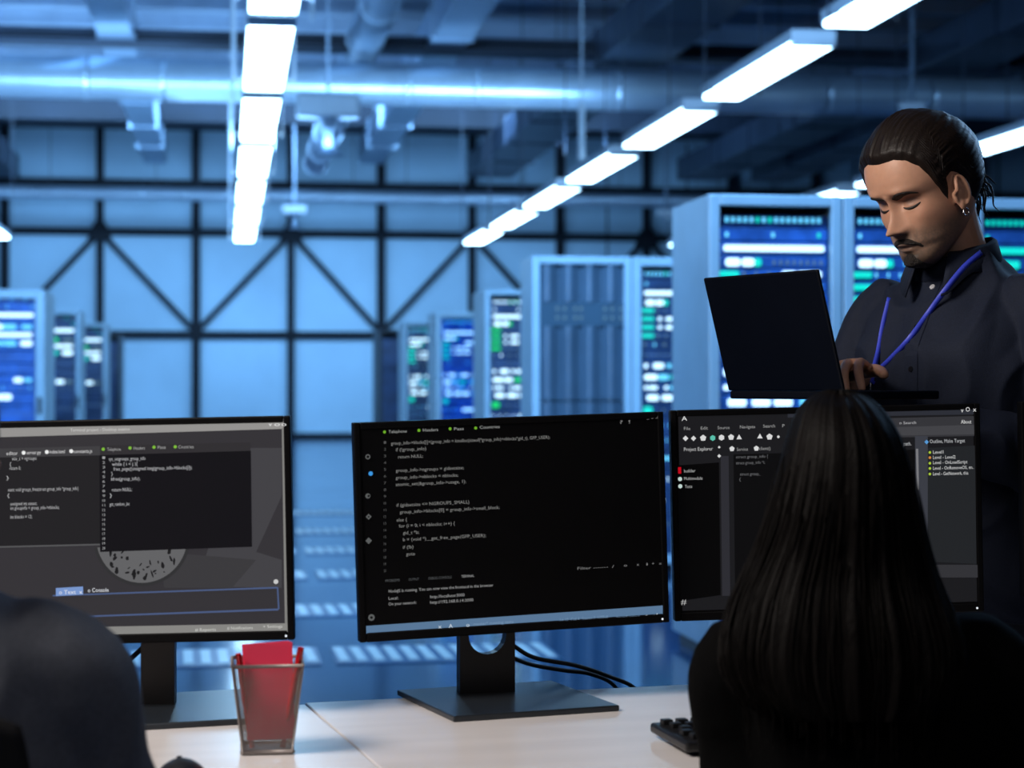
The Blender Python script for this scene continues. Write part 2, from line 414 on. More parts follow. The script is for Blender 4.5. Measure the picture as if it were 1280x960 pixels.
# hanging ceiling units (white box with a flared bell below)
def hang_unit(px, py, Y, s, label):
    p = at_y(px, py, Y)
    t = thing('hanging_sensor', label, 'ceiling unit', p)
    bm = bmesh.new(); box(bm, -.45*s, .45*s, -.2*s, .2*s, -.16*s, .17*s, bev=.05*s); build('housing', bm, M['lamp_house'], t)
    bm = bmesh.new(); tube(bm, [(0, 0, -.15*s), (0, 0, -.3*s), (0, 0, -.36*s), (0, 0, -.58*s), (0, 0, -.66*s), (0, 0, -.70*s)], [.17*s, .12*s, .07*s, .07*s, .16*s, .26*s], 20, caps=True)
    build('bell', bm, M['duct'], t)
    bm = bmesh.new(); bar(bm, (0, 0, .15*s), (0, 0, ZC-p.z), .04, .04); build('hanger', bm, M['duct'], t)
hang_unit(410, 133, 26.0, .95, 'pale box with a flared bell hanging below the fat pipe')
hang_unit(368, 262, 40.0, .55, 'small pale unit hanging low beside the end of the middle lamp row')
hang_unit(1140, 134, 24.0, .35, 'small pale unit hanging above the standing man')
hang_unit(832, 266, 36.0, .35, 'small unit hanging left of the front racks')
def rod(px, y0, y1, Y, w, label):
    a = at_y(px, y0, Y); b = at_y(px, y1, Y); bm = bmesh.new(); box(bm, -w/2, w/2, -w/2, w/2, b.z-a.z, 0, bev=w*.1)
    bar(bm, (0, 0, 0), (0, 0, ZC-a.z), w*.3, w*.3)
    o = build('hanging_rod', bm, M['lamp_house']); o.location = a; tag(o, label, 'rod')
rod(727, 130, 200, 22.5, .07, 'bright white vertical rod hanging right of the middle of the hall')
rod(390, -10, 27, 24, .05, 'short pale rod hanging at the top beside the middle lamp row')
# cable tray
z = 1.23+5.6
ta = at_z(735, 75, z); w = .22
t = thing('cable_tray', 'ladder cable tray under the dark roof right of middle', 'cable tray', (ta.x, ta.y, z))
for s in (-w, w*2):
    bm = bmesh.new(); box(bm, s-.03, s+.03, -9, 0, 0, .1); build('side_rail', bm, M['pipe'], t)
for k in range(24):
    bm = bmesh.new(); box(bm, -w, w*2, -k*.37-.05, -k*.37, .02, .05); build('rung', bm, M['pipe'], t)

# floor vents
rowsY = [at_z(560, py, 0).y for py in (817, 761, 717, 687, 663, 640)]
vx0 = at_z(415, 816, 0).x; vper = (at_z(702, 810, 0).x-vx0)
def make_vent():
    t = thing('floor_vent', 'x', 'floor vent'); L = vper*.94
    bm = bmesh.new(); box(bm, 0, L, -.28, .28, 0, .006); build('vent_plate', bm, M['vent_base'], t)
    bm = bmesh.new(); n = 13
    for k in range(n):
        x = (k+.25)*L/n
        a = [(x, -.22), (x+.042, -.22), (x+.042-.012, .22), (x-.012, .22)]
        vs = [bm.verts.new((u, v, .012)) for u, v in a]; lo = [bm.verts.new((u, v, .0)) for u, v in a]
        bm.faces.new(vs)
        for i in range(4): bm.faces.new((vs[i], vs[(i+1) % 4], lo[(i+1) % 4], lo[i]))
    build('slat_grille', bm, M['vent'], t); return t
vp = make_vent(); first = True
for r, yy in enumerate(rowsY):
    kk = range(-3, 3) if r < 3 else range(-2, 2)
    for c, k in enumerate(kk):
        x = vx0+k*vper+(0 if r == 0 else (.35 if r == 1 else .1))
        if x < -2.6 or x+vper > 2.3: continue
        o = vp if first else copy_tree(vp); first = False
        o.location = (x, yy, 0)
        o['label'] = 'pale slotted floor vent, %s from the left in the %s row from the desk' % (ORD[c], ORD[r])
        o['group'] = 'slotted floor vents'

# ------------------------------------------------------------------ racks
LEDK = {'w': 'led_white', 'c': 'led_cyan', 't': 'led_teal', 'g': 'led_green', 'b': 'led_blue', 'd': 'led_dim'}
def led(q, W, pal, f, parent):
    u0, u1, z, h, c = q; c = pal.get(c, c); w = (u1-u0)*W
    key = (round(w, 4), round(h, 4), c)
    if key not in LEDC:
        bm = bmesh.new(); box(bm, -w/2, w/2, -.006, 0, -h/2, h/2, bev=min(h, w)*.3)
        me = bpy.data.meshes.new('status_light'); bm.to_mesh(me); bm.free(); me.materials.append(M[LEDK[c]]); LEDC[key] = me
    o = bpy.data.objects.new('status_light', LEDC[key]); COL.objects.link(o); o.parent = parent
    o.location = (f+.035+(u0+u1)/2*W, .049, z)
LEDC = {}
def dots(u0, u1, n, z, h, w, cs):
    return [(u0+(u1-u0)*i/(n-1)-w/2, u0+(u1-u0)*i/(n-1)+w/2, z, h, cs[i % len(cs)]) for i in range(n)]
PAT = [
 (.107, dots(.03, .95, 16, 0, .024, .030, 'ccccctctcccccccc')),
 (.175, dots(.03, .95, 3, 0, .022, .03, 'cct')),
 (.236, [(.0, 1.0, 0, .028, 'w')]),
 (.300, [(.02, .16, 0, .036, 'w'), (.18, .30, 0, .036, 'w'), (.30, .37, 0, .036, 't')]+dots(.5, .97, 8, 0, .02, .022, 'd')),
 (.353, [(-.04, .15, 0, .026, 't'), (.58, .72, 0, .03, 'w'), (.74, .97, 0, .03, 'w')]+dots(.2, .45, 3, 0, .02, .022, 'd')),
 (.409, [(-.04, .15, 0, .026, 't'), (.22, .27, 0, .024, 'w'), (.34, .50, 0, .024, 'w'), (.54, .70, 0, .024, 'w'), (.8, .97, 0, .024, 'c')]),
 (.465, [(-.04, .15, 0, .026, 't'), (.22, .27, 0, .024, 'w'), (.34, .50, 0, .024, 'w'), (.54, .70, 0, .024, 'w')]),
 (.521, [(-.04, .15, 0, .026, 't')]+dots(.22, .95, 7, 0, .02, .03, 'd')),
 (.580, dots(.0, .95, 7, 0, .022, .03, 'dcd')),
 (.650, dots(.0, .95, 14, 0, .014, .02, 'd')),
 (.722, [(.0, .05, 0, .03, 'w'), (.14, .30, 0, .036, 'w'), (.36, .42, 0, .03, 'c'), (.46, .66, 0, .03, 'w'), (.76, .8, 0, .03, 'w')]),
 (.798, [(.0, .2, 0, .036, 'w'), (.22, .38, 0, .036, 'c'), (.42, .58, 0, .034, 't'), (.7, .9, 0, .034, 'c')]),
 (.868, [(.0, .05, 0, .024, 'w'), (.07, .2, 0, .024, 'w'), (.32, .37, 0, .024, 'w'), (.40, .56, 0, .024, 'c'), (.7, .75, 0, .024, 'w')]),
 (.935, [(.04, .22, 0, .036, 'w'), (.28, .46, 0, .036, 'w'), (.5, .68, 0, .036, 'w'), (.76, .82, 0, .036, 'c')]),
 (1.02, [(-.02, .12, 0, .05, 't')]+dots(.3, .95, 5, 0, .02, .02, 'd')),
 (1.12, [(.5, .8, 0, .03, 'w')]+dots(.0, .4, 4, 0, .02, .02, 'c')),
 (1.22, dots(.0, .95, 9, 0, .02, .02, 'dc')),
 (1.34, [(.0, 1.0, 0, .02, 'c')]),
 (1.48, dots(.0, .95, 6, 0, .02, .03, 'wd')),
 (1.62, [(.1, .3, 0, .03, 'w')]),
 (1.78, dots(.0, .95, 9, 0, .02, .02, 'd')),
]
PATL = [
 (.085, dots(.2, .95, 6, 0, .02, .03, 'td')),
 (.15, dots(.4, .95, 2, 0, .02, .03, 't')),
 (.225, [(.0, .98, 0, .035, 'w')]),
 (.33, [(.0, .30, 0, .045, 'w'), (.3, .6, 0, .045, 'x'), (.72, .95, 0, .035, 'c')]),
 (.40, [(.0, .95, 0, .034, 'w')]),
 (.475, [(.15, .35, 0, .036, 'c'), (.36, .6, 0, .045, 't'), (.7, .95, 0, .045, 'w')]),
 (.60, dots(.1, .9, 6, 0, .014, .02, 'd')),
 (.70, dots(.1, .9, 5, 0, .014, .02, 'd')),
 (.80, [(.0, .14, 0, .04, 'w'), (.55, .74, 0, .04, 'w'), (.78, .94, 0, .03, 'c')]),
 (.87, dots(.1, .9, 5, 0, .02, .03, 'dcd')),
 (.95, [(.0, .5, 0, .05, 'w')]),
 (1.1, dots(.0, .95, 9, 0, .02, .02, 'd')),
 (1.3, [(.1, .5, 0, .03, 'w')]),
 (1.5, dots(.0, .95, 9, 0, .02, .02, 'dc')),
 (1.75, [(.2, .4, 0, .03, 'w')]),
]
def make_rack(name, label, x, y, W=.6, D=.7, H=2.1, pat=PAT, pal={}, body='rack', glass=False, face='unit', front='open', group=None, frame=.045):
    t = thing(name, label, 'server rack', (x, y, 0), group=group)
    bm = bmesh.new(); s = .02
    box(bm, 0, s, .02, D, .06, H); box(bm, W-s, W, .02, D, .06, H)
    box(bm, s, W-s, .02, D, H-s, H); box(bm, s, W-s, D-s, D, .06, H-s); box(bm, s, W-s, .02, D-s, .06, .1)
    build('cabinet', bm, M[body], t)
    bm = bmesh.new(); box(bm, .03, W-.03, .05, D-.03, 0, .06); build('plinth', bm, M['rack_dark'], t)
    bm = bmesh.new(); f = frame
    box(bm, 0, f, -.02, .02, .06, H, bev=.006); box(bm, W-f, W, -.02, .02, .06, H, bev=.006)
    box(bm, f, W-f, -.02, .02, H-f, H, bev=.006); box(bm, f, W-f, -.02, .02, .06, .06+f, bev=.006)
    build('door_frame', bm, M[body], t)
    if front == 'ribbed':
        bm = bmesh.new(); ins = W-2*f; nr = 4; rw = ins/nr
        def ribs(z0, z1):
            for k in range(nr):
                xa = f+k*rw; seg = 8; A = []; B = []
                for i in range(seg+1):
                    u = i/seg; xx = xa+u*rw; yy = .028-.034*math.sin(PI*min(1, u*1.15) if u < .87 else PI)*1.0
                    A.append(bm.verts.new((xx, yy, z0))); B.append(bm.verts.new((xx, yy, z1)))
                for i in range(seg):
                    q = bm.faces.new((A[i], A[i+1], B[i+1], B[i])); q.smooth = True
        ribs(H-.30, H-.05); ribs(1.15, H-.46); ribs(.6, 1.14); ribs(.11, .59)
        build('ribbed_door', bm, M['rack_rib'], t)
        bm = bmesh.new(); box(bm, f, W-f, .006, .016, H-.46, H-.30); pn = build('name_panel', bm, M['rack_rib2'], t)
        bm = bmesh.new()
        for zz in (H-.345, H-.405):
            for xx in (.17, .22, .29, .33, .49, .54, .60): box(bm, xx-.008, xx+.008, .002, .008, zz-.01, zz+.01)
        build('status_light', bm, M['led_dim'], pn)
        return t
    n = len(pat)
    for i, (dz, rows_) in enumerate(pat):
        zt = dz-(dz-(pat[i-1][0] if i else .06))/2+.003; zbm = dz+((pat[i+1][0] if i < n-1 else dz+.2)-dz)/2-.003
        if i == n-1: zbm = H-.12
        zc_ = H-dz
        bm = bmesh.new(); box(bm, f*.9, W-f*.9, .05, D-.06, H-zbm, H-zt, bev=.003); u = build('server_unit', bm, M[face], t)
        rr = [(a, b, z+zc_, h, c) for a, b, z, h, c in rows_]
        ins = W-2*f-.05
        for q in rr: led(q, ins, pal, f, u)
    if glass:
        bm = bmesh.new(); box(bm, f, W-f, .000, .006, .1, H-f); build('glass_door', bm, M['glass'], t)
    bm = bmesh.new(); box(bm, W-f*.7, W-f*.3, -.045, -.02, 1.0, 1.15, bev=.005); build('door_handle', bm, M['rack_dark'], t)
    return t
M['rack_rib'] = mat('ribbed_door_metal', (.10, .17, .25), .32, .5, var=.15, vscale=3)
M['rack_rib2'] = mat('band_metal', (.08, .15, .22), .25, .5, var=.1, vscale=3)
def rx(px, py, H=2.1): return at_z(px, py, H)
G1 = 'racks in the nearest row on the right'
a = rx(885, 243); W1 = rx(1051, 243).x-a.x
# near row runs straight along X
def xrow(px, y): # world x where pixel column px meets plane y at rack top height
    r = ray(px, 300); return (r*(y/r.y)).x
ya = a.y
make_rack('server_rack', 'tall pale-framed rack with blue lit servers behind the open laptop', xrow(885, ya), ya, xrow(1051, ya)-xrow(885, ya), .70, face='unit2', group=G1, frame=.05)
make_rack('server_rack', 'tall lit rack right behind the standing man, half hidden by his head', xrow(1053, ya), ya, xrow(1213, ya)-xrow(1053, ya), .70, face='unit2', pal={'d': 'c'}, group=G1, frame=.05)
make_rack('server_rack', 'lit rack at the right edge behind the man’s shoulder', xrow(1214, ya), ya, .6, .70, face='unit2', pal={'w': 't', 'c': 't'}, group=G1, frame=.05)
b = rx(665, 320); yb = b.y
make_rack('server_rack', 'wide rack with a closed ribbed grey door above the middle monitor', xrow(665, yb), yb, xrow(789, yb)-xrow(665, yb), .5, front='ribbed', frame=.05)
make_rack('server_rack', 'rack with teal and white lamps just right of the ribbed door rack', xrow(790, yb), yb, .6, .5, face='unit', frame=.06)
c = rx(606, 362); 
make_rack('server_rack', 'rack with green and white lamps left of the ribbed door rack', xrow(606, c.y), c.y, .6, .8, pal={'t': 'g', 'c': 'w'}, body='rack')
c = rx(548, 390)
make_rack('server_rack', 'glass-doored bluish rack, second from the left of the right-hand racks', xrow(545, c.y), c.y, .6, .9, glass=True, face='unit2', body='rack', frame=.06)
c = rx(503, 402)
make_rack('server_rack', 'narrow lit rack with teal lamps, leftmost lit one of the right-hand racks', xrow(505, c.y), c.y, .6, .8, body='rack')
c = rx(497, 412)
make_rack('server_rack', 'black unlit cabinet at the far left end of the right-hand racks', xrow(474, c.y), c.y, .6, 1.2, body='rack_dark', pat=[(.2, dots(.1, .9, 3, 0, .01, .01, 'd')), (1.0, dots(.1, .9, 3, 0, .01, .01, 'd'))])
# left group
def left_rack(pr, py, label, D=.8, **k):
    c = rx(pr, py); return make_rack('server_rack', label, xrow(pr, c.y)-.6, c.y, .6, D, pat=PATL, **k)
left_rack(56, 362, 'rack with blue and white lamps at the left edge, frontmost of the left-hand racks', D=1.0, face='unit2', pal={'x': 'c', 't': 'c'}, frame=.08)
c = rx(56, 362); make_rack('server_rack', 'rack cut by the left edge of the picture beside the blue-lit rack', xrow(56, c.y)-1.22, c.y, .6, 1.0, face='unit2', pat=PATL, pal={'x': 'c', 't': 'c'}, frame=.08)
left_rack(100, 388, 'rack with bright green lamps, second of the left-hand racks', pal={'x': 'g', 'c': 'd'}, body='rack')
left_rack(133, 404, 'small far rack with green lamps, third of the left-hand racks', pal={'x': 'g', 'c': 'd'}, body='rack')
c = rx(150, 417); make_rack('server_rack', 'black unlit cabinet at the far end of the left-hand racks', xrow(150, c.y)-.6, c.y, .6, 1.2, body='rack_dark', pat=[(.2, dots(.1, .9, 3, 0, .01, .01, 'd')), (1.0, dots(.1, .9, 3, 0, .01, .01, 'd'))])


# ================================================================== DESKS AND WHAT STANDS ON THEM
from mathutils.bvhtree import BVHTree
def cpt(xc, d, z):
    v = RIGHT*xc+FWD0*d; return Vector((v.x, v.y, z))
DZ = .75
D0 = cpt(-.317, 2.93, DZ)
DANG = math.atan(.184/.615)-YAW           # world angle of the desk's rear edge
E1 = Vector((math.cos(DANG), math.sin(DANG), 0)); E2 = Vector((E1.y, -E1.x, 0))
def dp(u, v, z=DZ): q = D0+E1*u+E2*v; return Vector((q.x, q.y, z))
def make_desk(label, u0, u1, v0, v1):
    o = dp(u0, v0, 0); t = thing('office_desk', label, 'desk', o, DANG)
    w = u1-u0; d = v1-v0
    bm = bmesh.new(); box(bm, 0, w, -d, 0, DZ-.025, DZ, bev=.002); build('desktop', bm, M['desk'], t)
    for x in (.06, w-.06):
        for y in (-.06, -d+.06):
            bm = bmesh.new(); box(bm, x-.025, x+.025, y-.025, y+.025, 0, DZ-.025, bev=.003); build('leg', bm, M['desk_leg'], t)
    for y in (-.06, -d+.06):
        bm = bmesh.new(); box(bm, .085, w-.085, y-.015, y+.015, DZ-.08, DZ-.03); build('rail', bm, M['desk_leg'], t)
make_desk('white desk on the right under the middle and right monitors', .001, 1.75, 0, .68)
make_desk('white desk on the left under the pen basket and left monitor', -1.55, -.001, .015, .70)

# screen emitters
def em(name, c, s=1.0): 
    m = mat(name, (.002, .002, .002), .5, 0, c, s, spec=.06); return m
def srgb(r, g, b):
    f = lambda v: (v/255/12.92 if v/255 <= .04045 else ((v/255+.055)/1.055)**2.4)
    return (f(r), f(g), f(b))
EM = {}
def E(r, g, b):
    k = (r, g, b)
    if k not in EM: EM[k] = em('screen_glow_%d_%d_%d' % k, srgb(r, g, b))
    return EM[k]
FONTC = bpy.data.curves.new('f', 'FONT')
FONTO = bpy.data.objects.new('f', FONTC); COL.objects.link(FONTO)
def text_geo(s):
    FONTC.body = s; FONTC.size = 1; FONTC.resolution_u = 2
    dg = bpy.context.evaluated_depsgraph_get(); dg.update()
    me = bpy.data.meshes.new_from_object(FONTO.evaluated_get(dg))
    vs = [v.co.copy() for v in me.vertices]; fs = [tuple(p.vertices) for p in me.polygons]; bpy.data.meshes.remove(me)
    return vs, fs
class Screen:
    def __init__(s, label, TL, TR, H, stand=None, name='computer_monitor', group=None):
        tl = P(*TL); tr = P(*TR); s.X = (tr-tl).normalized(); s.W = (tr-tl).length
        z = Vector((0, 0, 1)); s.U = (z-s.X*z.dot(s.X)).normalized(); s.N = s.X.cross(s.U)   # N points away from viewer? fix
        s.N = -s.N if s.N.dot(FWD0) > 0 else s.N                                        # N faces the viewer
        s.O = tl-s.U*H; s.H = H
        s.t = thing(name, label, 'monitor', (0, 0, 0), group=group)
        R = Matrix((s.X, s.U, s.N)).transposed().to_4x4(); R.translation = s.O; s.t.matrix_world = R; s.t['R'] = 0
        del s.t['R']
        W = s.W
        bm = bmesh.new(); b = .010
        box(bm, 0, b, 0, H, -.022, .0, bev=.002); box(bm, W-b, W, 0, H, -.022, .0, bev=.002)
        box(bm, b, W-b, 0, .014, -.022, .0, bev=.002); box(bm, b, W-b, H-b, H, -.022, .0, bev=.002)
        build('bezel', bm, M['bezel'], s.t)
        bm = bmesh.new(); box(bm, .004, W-.004, .004, H-.004, -.030, -.018, bev=.003)
        box(bm, W*.2, W*.8, H*.12, H*.88, -.052, -.029, bev=.012); build('back_shell', bm, M['plastic'], s.t)
        bm = bmesh.new(); box(bm, b-.001, W-b+.001, .013, H-b+.001, -.018, -.0022); s.scr = build('screen_panel', bm, M['bezel'], s.t)
        bm = bmesh.new(); bmesh.ops.create_circle(bm, cap_ends=True, segments=10, radius=.0018, matrix=Matrix.Translation((W-.012, .006, .0006)))
        build('power_light', bm, E(235, 240, 250), s.t)
        s.layer = 0
    def loc(s, px, py):
        r = ray(px, py); t = (s.O-CAM).dot(s.N)/r.dot(s.N); q = CAM+r*t-s.O
        return q.dot(s.X), q.dot(s.U)
    def quad(s, name, c, pts, local=False):
        s.layer += 1; z = -.0022+.00012*s.layer
        bm = bmesh.new(); q = [(x, y) if local else s.loc(x, y) for x, y in pts]
        f = bm.faces.new([bm.verts.new((x, y, z)) for x, y in q]); f.normal_update()
        if f.normal.z < 0: f.normal_flip()
        return build(name, bm, E(*c), s.scr)
    def rect(s, name, c, x0, y0, x1, y1, ref=None):
        """axis-aligned (in the screen) rectangle through the px corners"""
        a = s.loc(x0, y0); b = s.loc(x1, y1)
        return s.quad(name, c, [(a[0], a[1]), (b[0], a[1]), (b[0], b[1]), (a[0], b[1])], True)
    def text(s, name, c, lines, h=.0062):
        """lines: (text, px x0, px y, px x1)"""
        s.layer += 1; z = -.0022+.00012*s.layer; bm = bmesh.new()
        for L in lines:
            tx, x0, y0, x1 = L[:4]; hh = L[4] if len(L) > 4 else h
            a = s.loc(x0, y0); b = s.loc(x1, y0); vs, fs = text_geo(tx)
            if not vs: continue
            mx = max(v.x for v in vs); mn = min(v.x for v in vs); k = (b[0]-a[0])/max(mx-mn, .01)
            bv = [bm.verts.new((a[0]+(v.x-mn)*k, a[1]+v.y*hh*1.35-hh*.5, z)) for v in vs]
            for f in fs:
                try: bm.faces.new([bv[i] for i in f])
                except ValueError: pass
        return build(name, bm, E(*c), s.scr)
    def dots(s, name, c, pts, r=.0028, seg=8):
        s.layer += 1; z = -.0022+.00012*s.layer; bm = bmesh.new()
        for p in pts:
            a = s.loc(p[0], p[1]); bmesh.ops.create_circle(bm, cap_ends=True, segments=p[3] if len(p) > 3 else seg, radius=p[2] if len(p) > 2 else r, matrix=Matrix.Translation((a[0], a[1], z)))
        return build(name, bm, E(*c), s.scr)
    def stand(s, post_px, base_px, base_w, base_d, ang, pw=.088, back=.075, hole=True):
        # base plate on the desk and a post behind the panel
        c = at_z(*base_px, DZ); c.z = DZ
        Ri = s.t.matrix_world.inverted()
        bm = bmesh.new(); mt = Matrix.Translation(c) @ Matrix.Rotation(ang, 4, 'Z')
        box(bm, -base_w/2, base_w/2, -base_d/2, base_d/2, 0, .009, bev=.002, mtx=Ri @ mt); build('stand_base', bm, M['stand'], s.t)
        pc = s.O+s.X*s.loc(post_px, 700)[0]; pc = Vector((pc.x, pc.y, 0))-Vector((s.N.x, s.N.y, 0)).normalized()*back
        d = s.X.copy(); d.z = 0; d.normalize(); th = math.atan2(d.y, d.x)
        top = s.O.z+.16; h = top-DZ-.008; hc = s.O.z-DZ-.008-.003; r = .030; w = pw/2
        pts = [(-w, 0), (w, 0), (w, h), (r, h), (r, hc)]+[(r*math.cos(-k*PI/12), hc+r*math.sin(-k*PI/12)) for k in range(1, 12)]+[(-r, hc), (-r, h), (-w, h)] if hole else [(-w, 0), (w, 0), (w, h), (-w, h)]
        bm = bmesh.new(); mt = Ri @ Matrix.Translation((pc.x, pc.y, DZ+.008)) @ Matrix.Rotation(th, 4, 'Z')
        A = [bm.verts.new(mt @ Vector((x, -.011, y))) for x, y in pts]; B = [bm.verts.new(mt @ Vector((x, .011, y))) for x, y in pts]
        fa = bm.faces.new(A); fb = bm.faces.new(B[::-1])
        for i in range(len(A)): bm.faces.new((A[i], B[i], B[(i+1) % len(A)], A[(i+1) % len(A)]))
        bmesh.ops.recalc_face_normals(bm, faces=bm.faces[:]); build('stand_post', bm, M['plastic'], s.t)
        bm = bmesh.new(); hcz = s.H*.45
        xx = s.loc(post_px, 700)[0]; box(bm, xx-.04, xx+.04, hcz-.05, hcz+.03, -back+.004, -.045, bev=.004); build('mount', bm, M['plastic'], s.t)

GM = 'monitors on the desks'
# ---- middle monitor
m2 = Screen('middle monitor with grey code on a black screen and a steel-blue bar', (442, 528.5, 2.847), (829.5, 514.5, 2.975), .327, group=GM)
m2.stand(620, (632, 879), .262, .26, DANG+math.radians(5))
m2.quad('status_bar', (88, 118, 150), [(453, 783), (829, 757), (829, 768.5), (453, 796.5)])
tabs = ['Registers', 'Headers', 'Pass', 'Countries']
m2.text('tab_text', (150, 152, 150), [('Telephone', 486, 539.5, 509), ('Headers', 529, 537.5, 548), ('Pass', 568, 536, 580), ('Countries', 600, 534, 625)], .0048)
m2.dots('tab_icon', (105, 165, 40), [(481, 540), (524, 538), (563, 536), (595, 535)], .0024)
code = [("group_info->blocks[i]+(group_info = kmalloc(sizeof(*group_info)+nblocks*gid_t), GFP_USER);", 489, 554, 688),
 ("if (!group_info)", 495, 562, 533), ("return NULL;", 498, 571, 529),
 ("group_info->ngroups = gidsetsize;", 495, 588, 580), ("group_info->nblocks = nblocks;", 495, 597, 573),
 ("atomic_set(&group_info->usage, 1);", 495, 605.5, 583),
 ("if (gidsetsize <= NGROUPS_SMALL)", 496, 631.5, 587), ("group_info->blocks[0] = group_info->small_block;", 500, 640, 625),
 ("else {", 496, 650, 509), ("for (i = 0; i < nblocks; i++) {", 499, 657.5, 569), ("gid_t *b;", 504, 666, 524),
 ("b = (void *)__get_free_page(GFP_USER);", 504, 674.5, 608), ("if (!b)", 504, 684, 517), ("goto", 508, 692.5, 519)]
m2.text('code_text', (128, 128, 126), code, .0052)
m2.text('line_numbers', (80, 80, 80), [(str(i+1), 480, 553+8.45*i, 483) for i in range(20)], .0042)
m2.text('panel_tabs', (78, 80, 82), [('PROBLEMS', 482, 726, 500), ('OUTPUT', 511, 724.5, 524), ('DEBUG CONSOLE', 536, 723, 565)], .0040)
m2.text('active_panel_tab', (150, 150, 150), [('TERMINAL', 577, 720.5, 593)], .0042)
m2.text('terminal_text', (150, 150, 150), [("NodeJS is running. You can now view the frontend in the browser", 486, 739, 617), ("Local:", 486, 748, 498), ("On your network:", 486, 755, 521),
     ("http://localhost:3000", 538, 746, 581), ("http://192.168.0.14:3000", 538, 753, 592)], .0048)
m2.dots('side_icons', (88, 90, 90), [(460, 571, .004), (460, 620, .004), (461, 646, .0045, 4), (461, 676, .005, 4), (464.5, 772, .0052)], .004)
m2.dots('side_icon_hole', (5, 5, 6), [(460, 571, .0022), (461, 620, .0018), (461, 646, .0016, 4), (464.5, 772, .002)], .003)
m2.dots('blue_badge', (60, 150, 225), [(463.5, 592, .0034)])
m2.text('window_buttons', (120, 120, 120), [('? !', 775, 527.5, 788), ('_ o x', 808, 521.5, 823)], .0055)
m2.text('filter_text', (120, 120, 120), [('Filter -------', 722, 710.5, 760), ('/', 765, 708, 768), ('o', 780, 706.5, 784), ('x', 796, 705.5, 799), ('i', 808, 705, 810), ('+', 815, 704.5, 818), ('x', 824, 704, 827)], .0045)
m2.text('bar_icons', (205, 215, 225), [('x', 548, 783, 552), ('A', 561, 782.5, 566), ('o', 583, 781, 587), ('o', 806, 769.5, 811), ('o!', 816, 769, 822)], .0062)
m2.text('bar_text', (120, 148, 178), [('master* running tests', 592, 780, 642), ('Ln 12, Col 4  Spaces 2  UTF-8', 700, 775, 760), ('JavaScript', 770, 772, 800)], .0050)

# ---- left monitor
m1 = Screen('left monitor showing two code windows on a grey desktop', (-62, 528, 2.79), (362.5, 519.5, 2.80), .327, group=GM)
m1.stand(186, (232, 890), .235, .27, DANG+math.radians(2), pw=.05, hole=False)
m1.rect('desktop_background', (52, 50, 54), -50, 536, 359, 791)
m1.quad('wallpaper_light', (66, 65, 69), [(300, 560), (352, 560), (352, 620), (320, 690), (352, 700), (352, 735), (245, 733)])
m1.quad('wallpaper_band', (58, 57, 60), [(200, 690), (320, 700), (290, 735), (205, 735)])
m1.quad('title_bar', (148, 146, 144), [(-50, 533), (358, 523), (358, 536), (-50, 548)])
m1.quad('scroll_bar', (128, 127, 124), [(352, 535), (358.5, 535), (363, 781), (356, 781)])
m1.quad('task_bar', (134, 133, 130), [(-50, 787), (365, 779), (365, 790), (-50, 799)])
# lower part of a speckled disc
r0 = m1.loc(177, 672); R0 = .066
pts = [(r0[0]+R0*math.cos(a), r0[1]+R0*math.sin(a)) for a in [PI+.2+k*(PI-.4)/30 for k in range(31)]]
m1.quad('disc_rim', (48, 48, 50), [(r0[0]+(x-r0[0])*1.07, r0[1]+(y-r0[1])*1.07) for x, y in pts], True)
m1.quad('disc_picture', (98, 98, 100), pts, True)
random.seed(11); m1.layer += 1; bm = bmesh.new()
for k in range(34):
    a = random.uniform(PI+.25, 2*PI-.25); rr = R0*math.sqrt(random.uniform(.25, .85)); cx_, cy_ = r0[0]+rr*math.cos(a), r0[1]+rr*math.sin(a)
    n = 7; sx = random.uniform(.0015, .004); sy = random.uniform(.0015, .007); ph = random.uniform(0, PI)
    vs = []
    for j in range(n):
        q = 2*PI*j/n; ux = math.cos(q)*sx*random.uniform(.6, 1.2); uy = math.sin(q)*sy*random.uniform(.6, 1.2)
        vs.append(bm.verts.new((cx_+ux*math.cos(ph)-uy*math.sin(ph)*.6, cy_+ux*math.sin(ph)*.5+uy*math.cos(ph), -.0022+.00012*m1.layer)))
    bm.faces.new(vs)
build('disc_speckle', bm, E(28, 28, 30), m1.scr)
m1.quad('left_window', (33, 32, 35), [(-50, 569), (132, 565), (132, 681), (-50, 686)])
m1.quad('left_window_edge', (84, 84, 86), [(-50, 684), (132, 679.5), (132, 681.5), (-50, 686)])
m1.quad('left_tab_bar', (62, 61, 64), [(-50, 562), (128, 557.5), (128, 569), (-50, 573)])
m1.quad('right_tab_bar', (48, 46, 49), [(125, 557), (313, 553), (313, 565), (125, 570)])
m1.quad('right_window', (17, 16, 21), [(124, 569), (313.5, 563.5), (315, 683.5), (125, 690)])
m1.text('title_text', (205, 204, 202), [('Terminal project - Desktop session', 88, 537.5, 162)], .0045)
m1.text('left_tab_text', (215, 214, 215), [('editor', 8, 566.5, 22), ('server.py', 33, 565.5, 51), ('index.html', 62, 564.5, 81), ('constants.js', 92, 564, 115)], .0055)
m1.dots('left_tab_icon', (235, 235, 235), [(29.5, 566), (58.5, 565), (89, 564)], .0030)
m1.dots('right_tab_icon', (125, 185, 60), [(129, 561.5), (162.5, 560), (192.5, 559), (219, 558.5)], .0025)
m1.text('right_tab_text', (165, 165, 165), [('Telephone', 134, 561.5, 151), ('Headers', 167, 560, 181), ('Pass', 197, 559, 207), ('Countries', 223, 558.5, 242)], .0050)
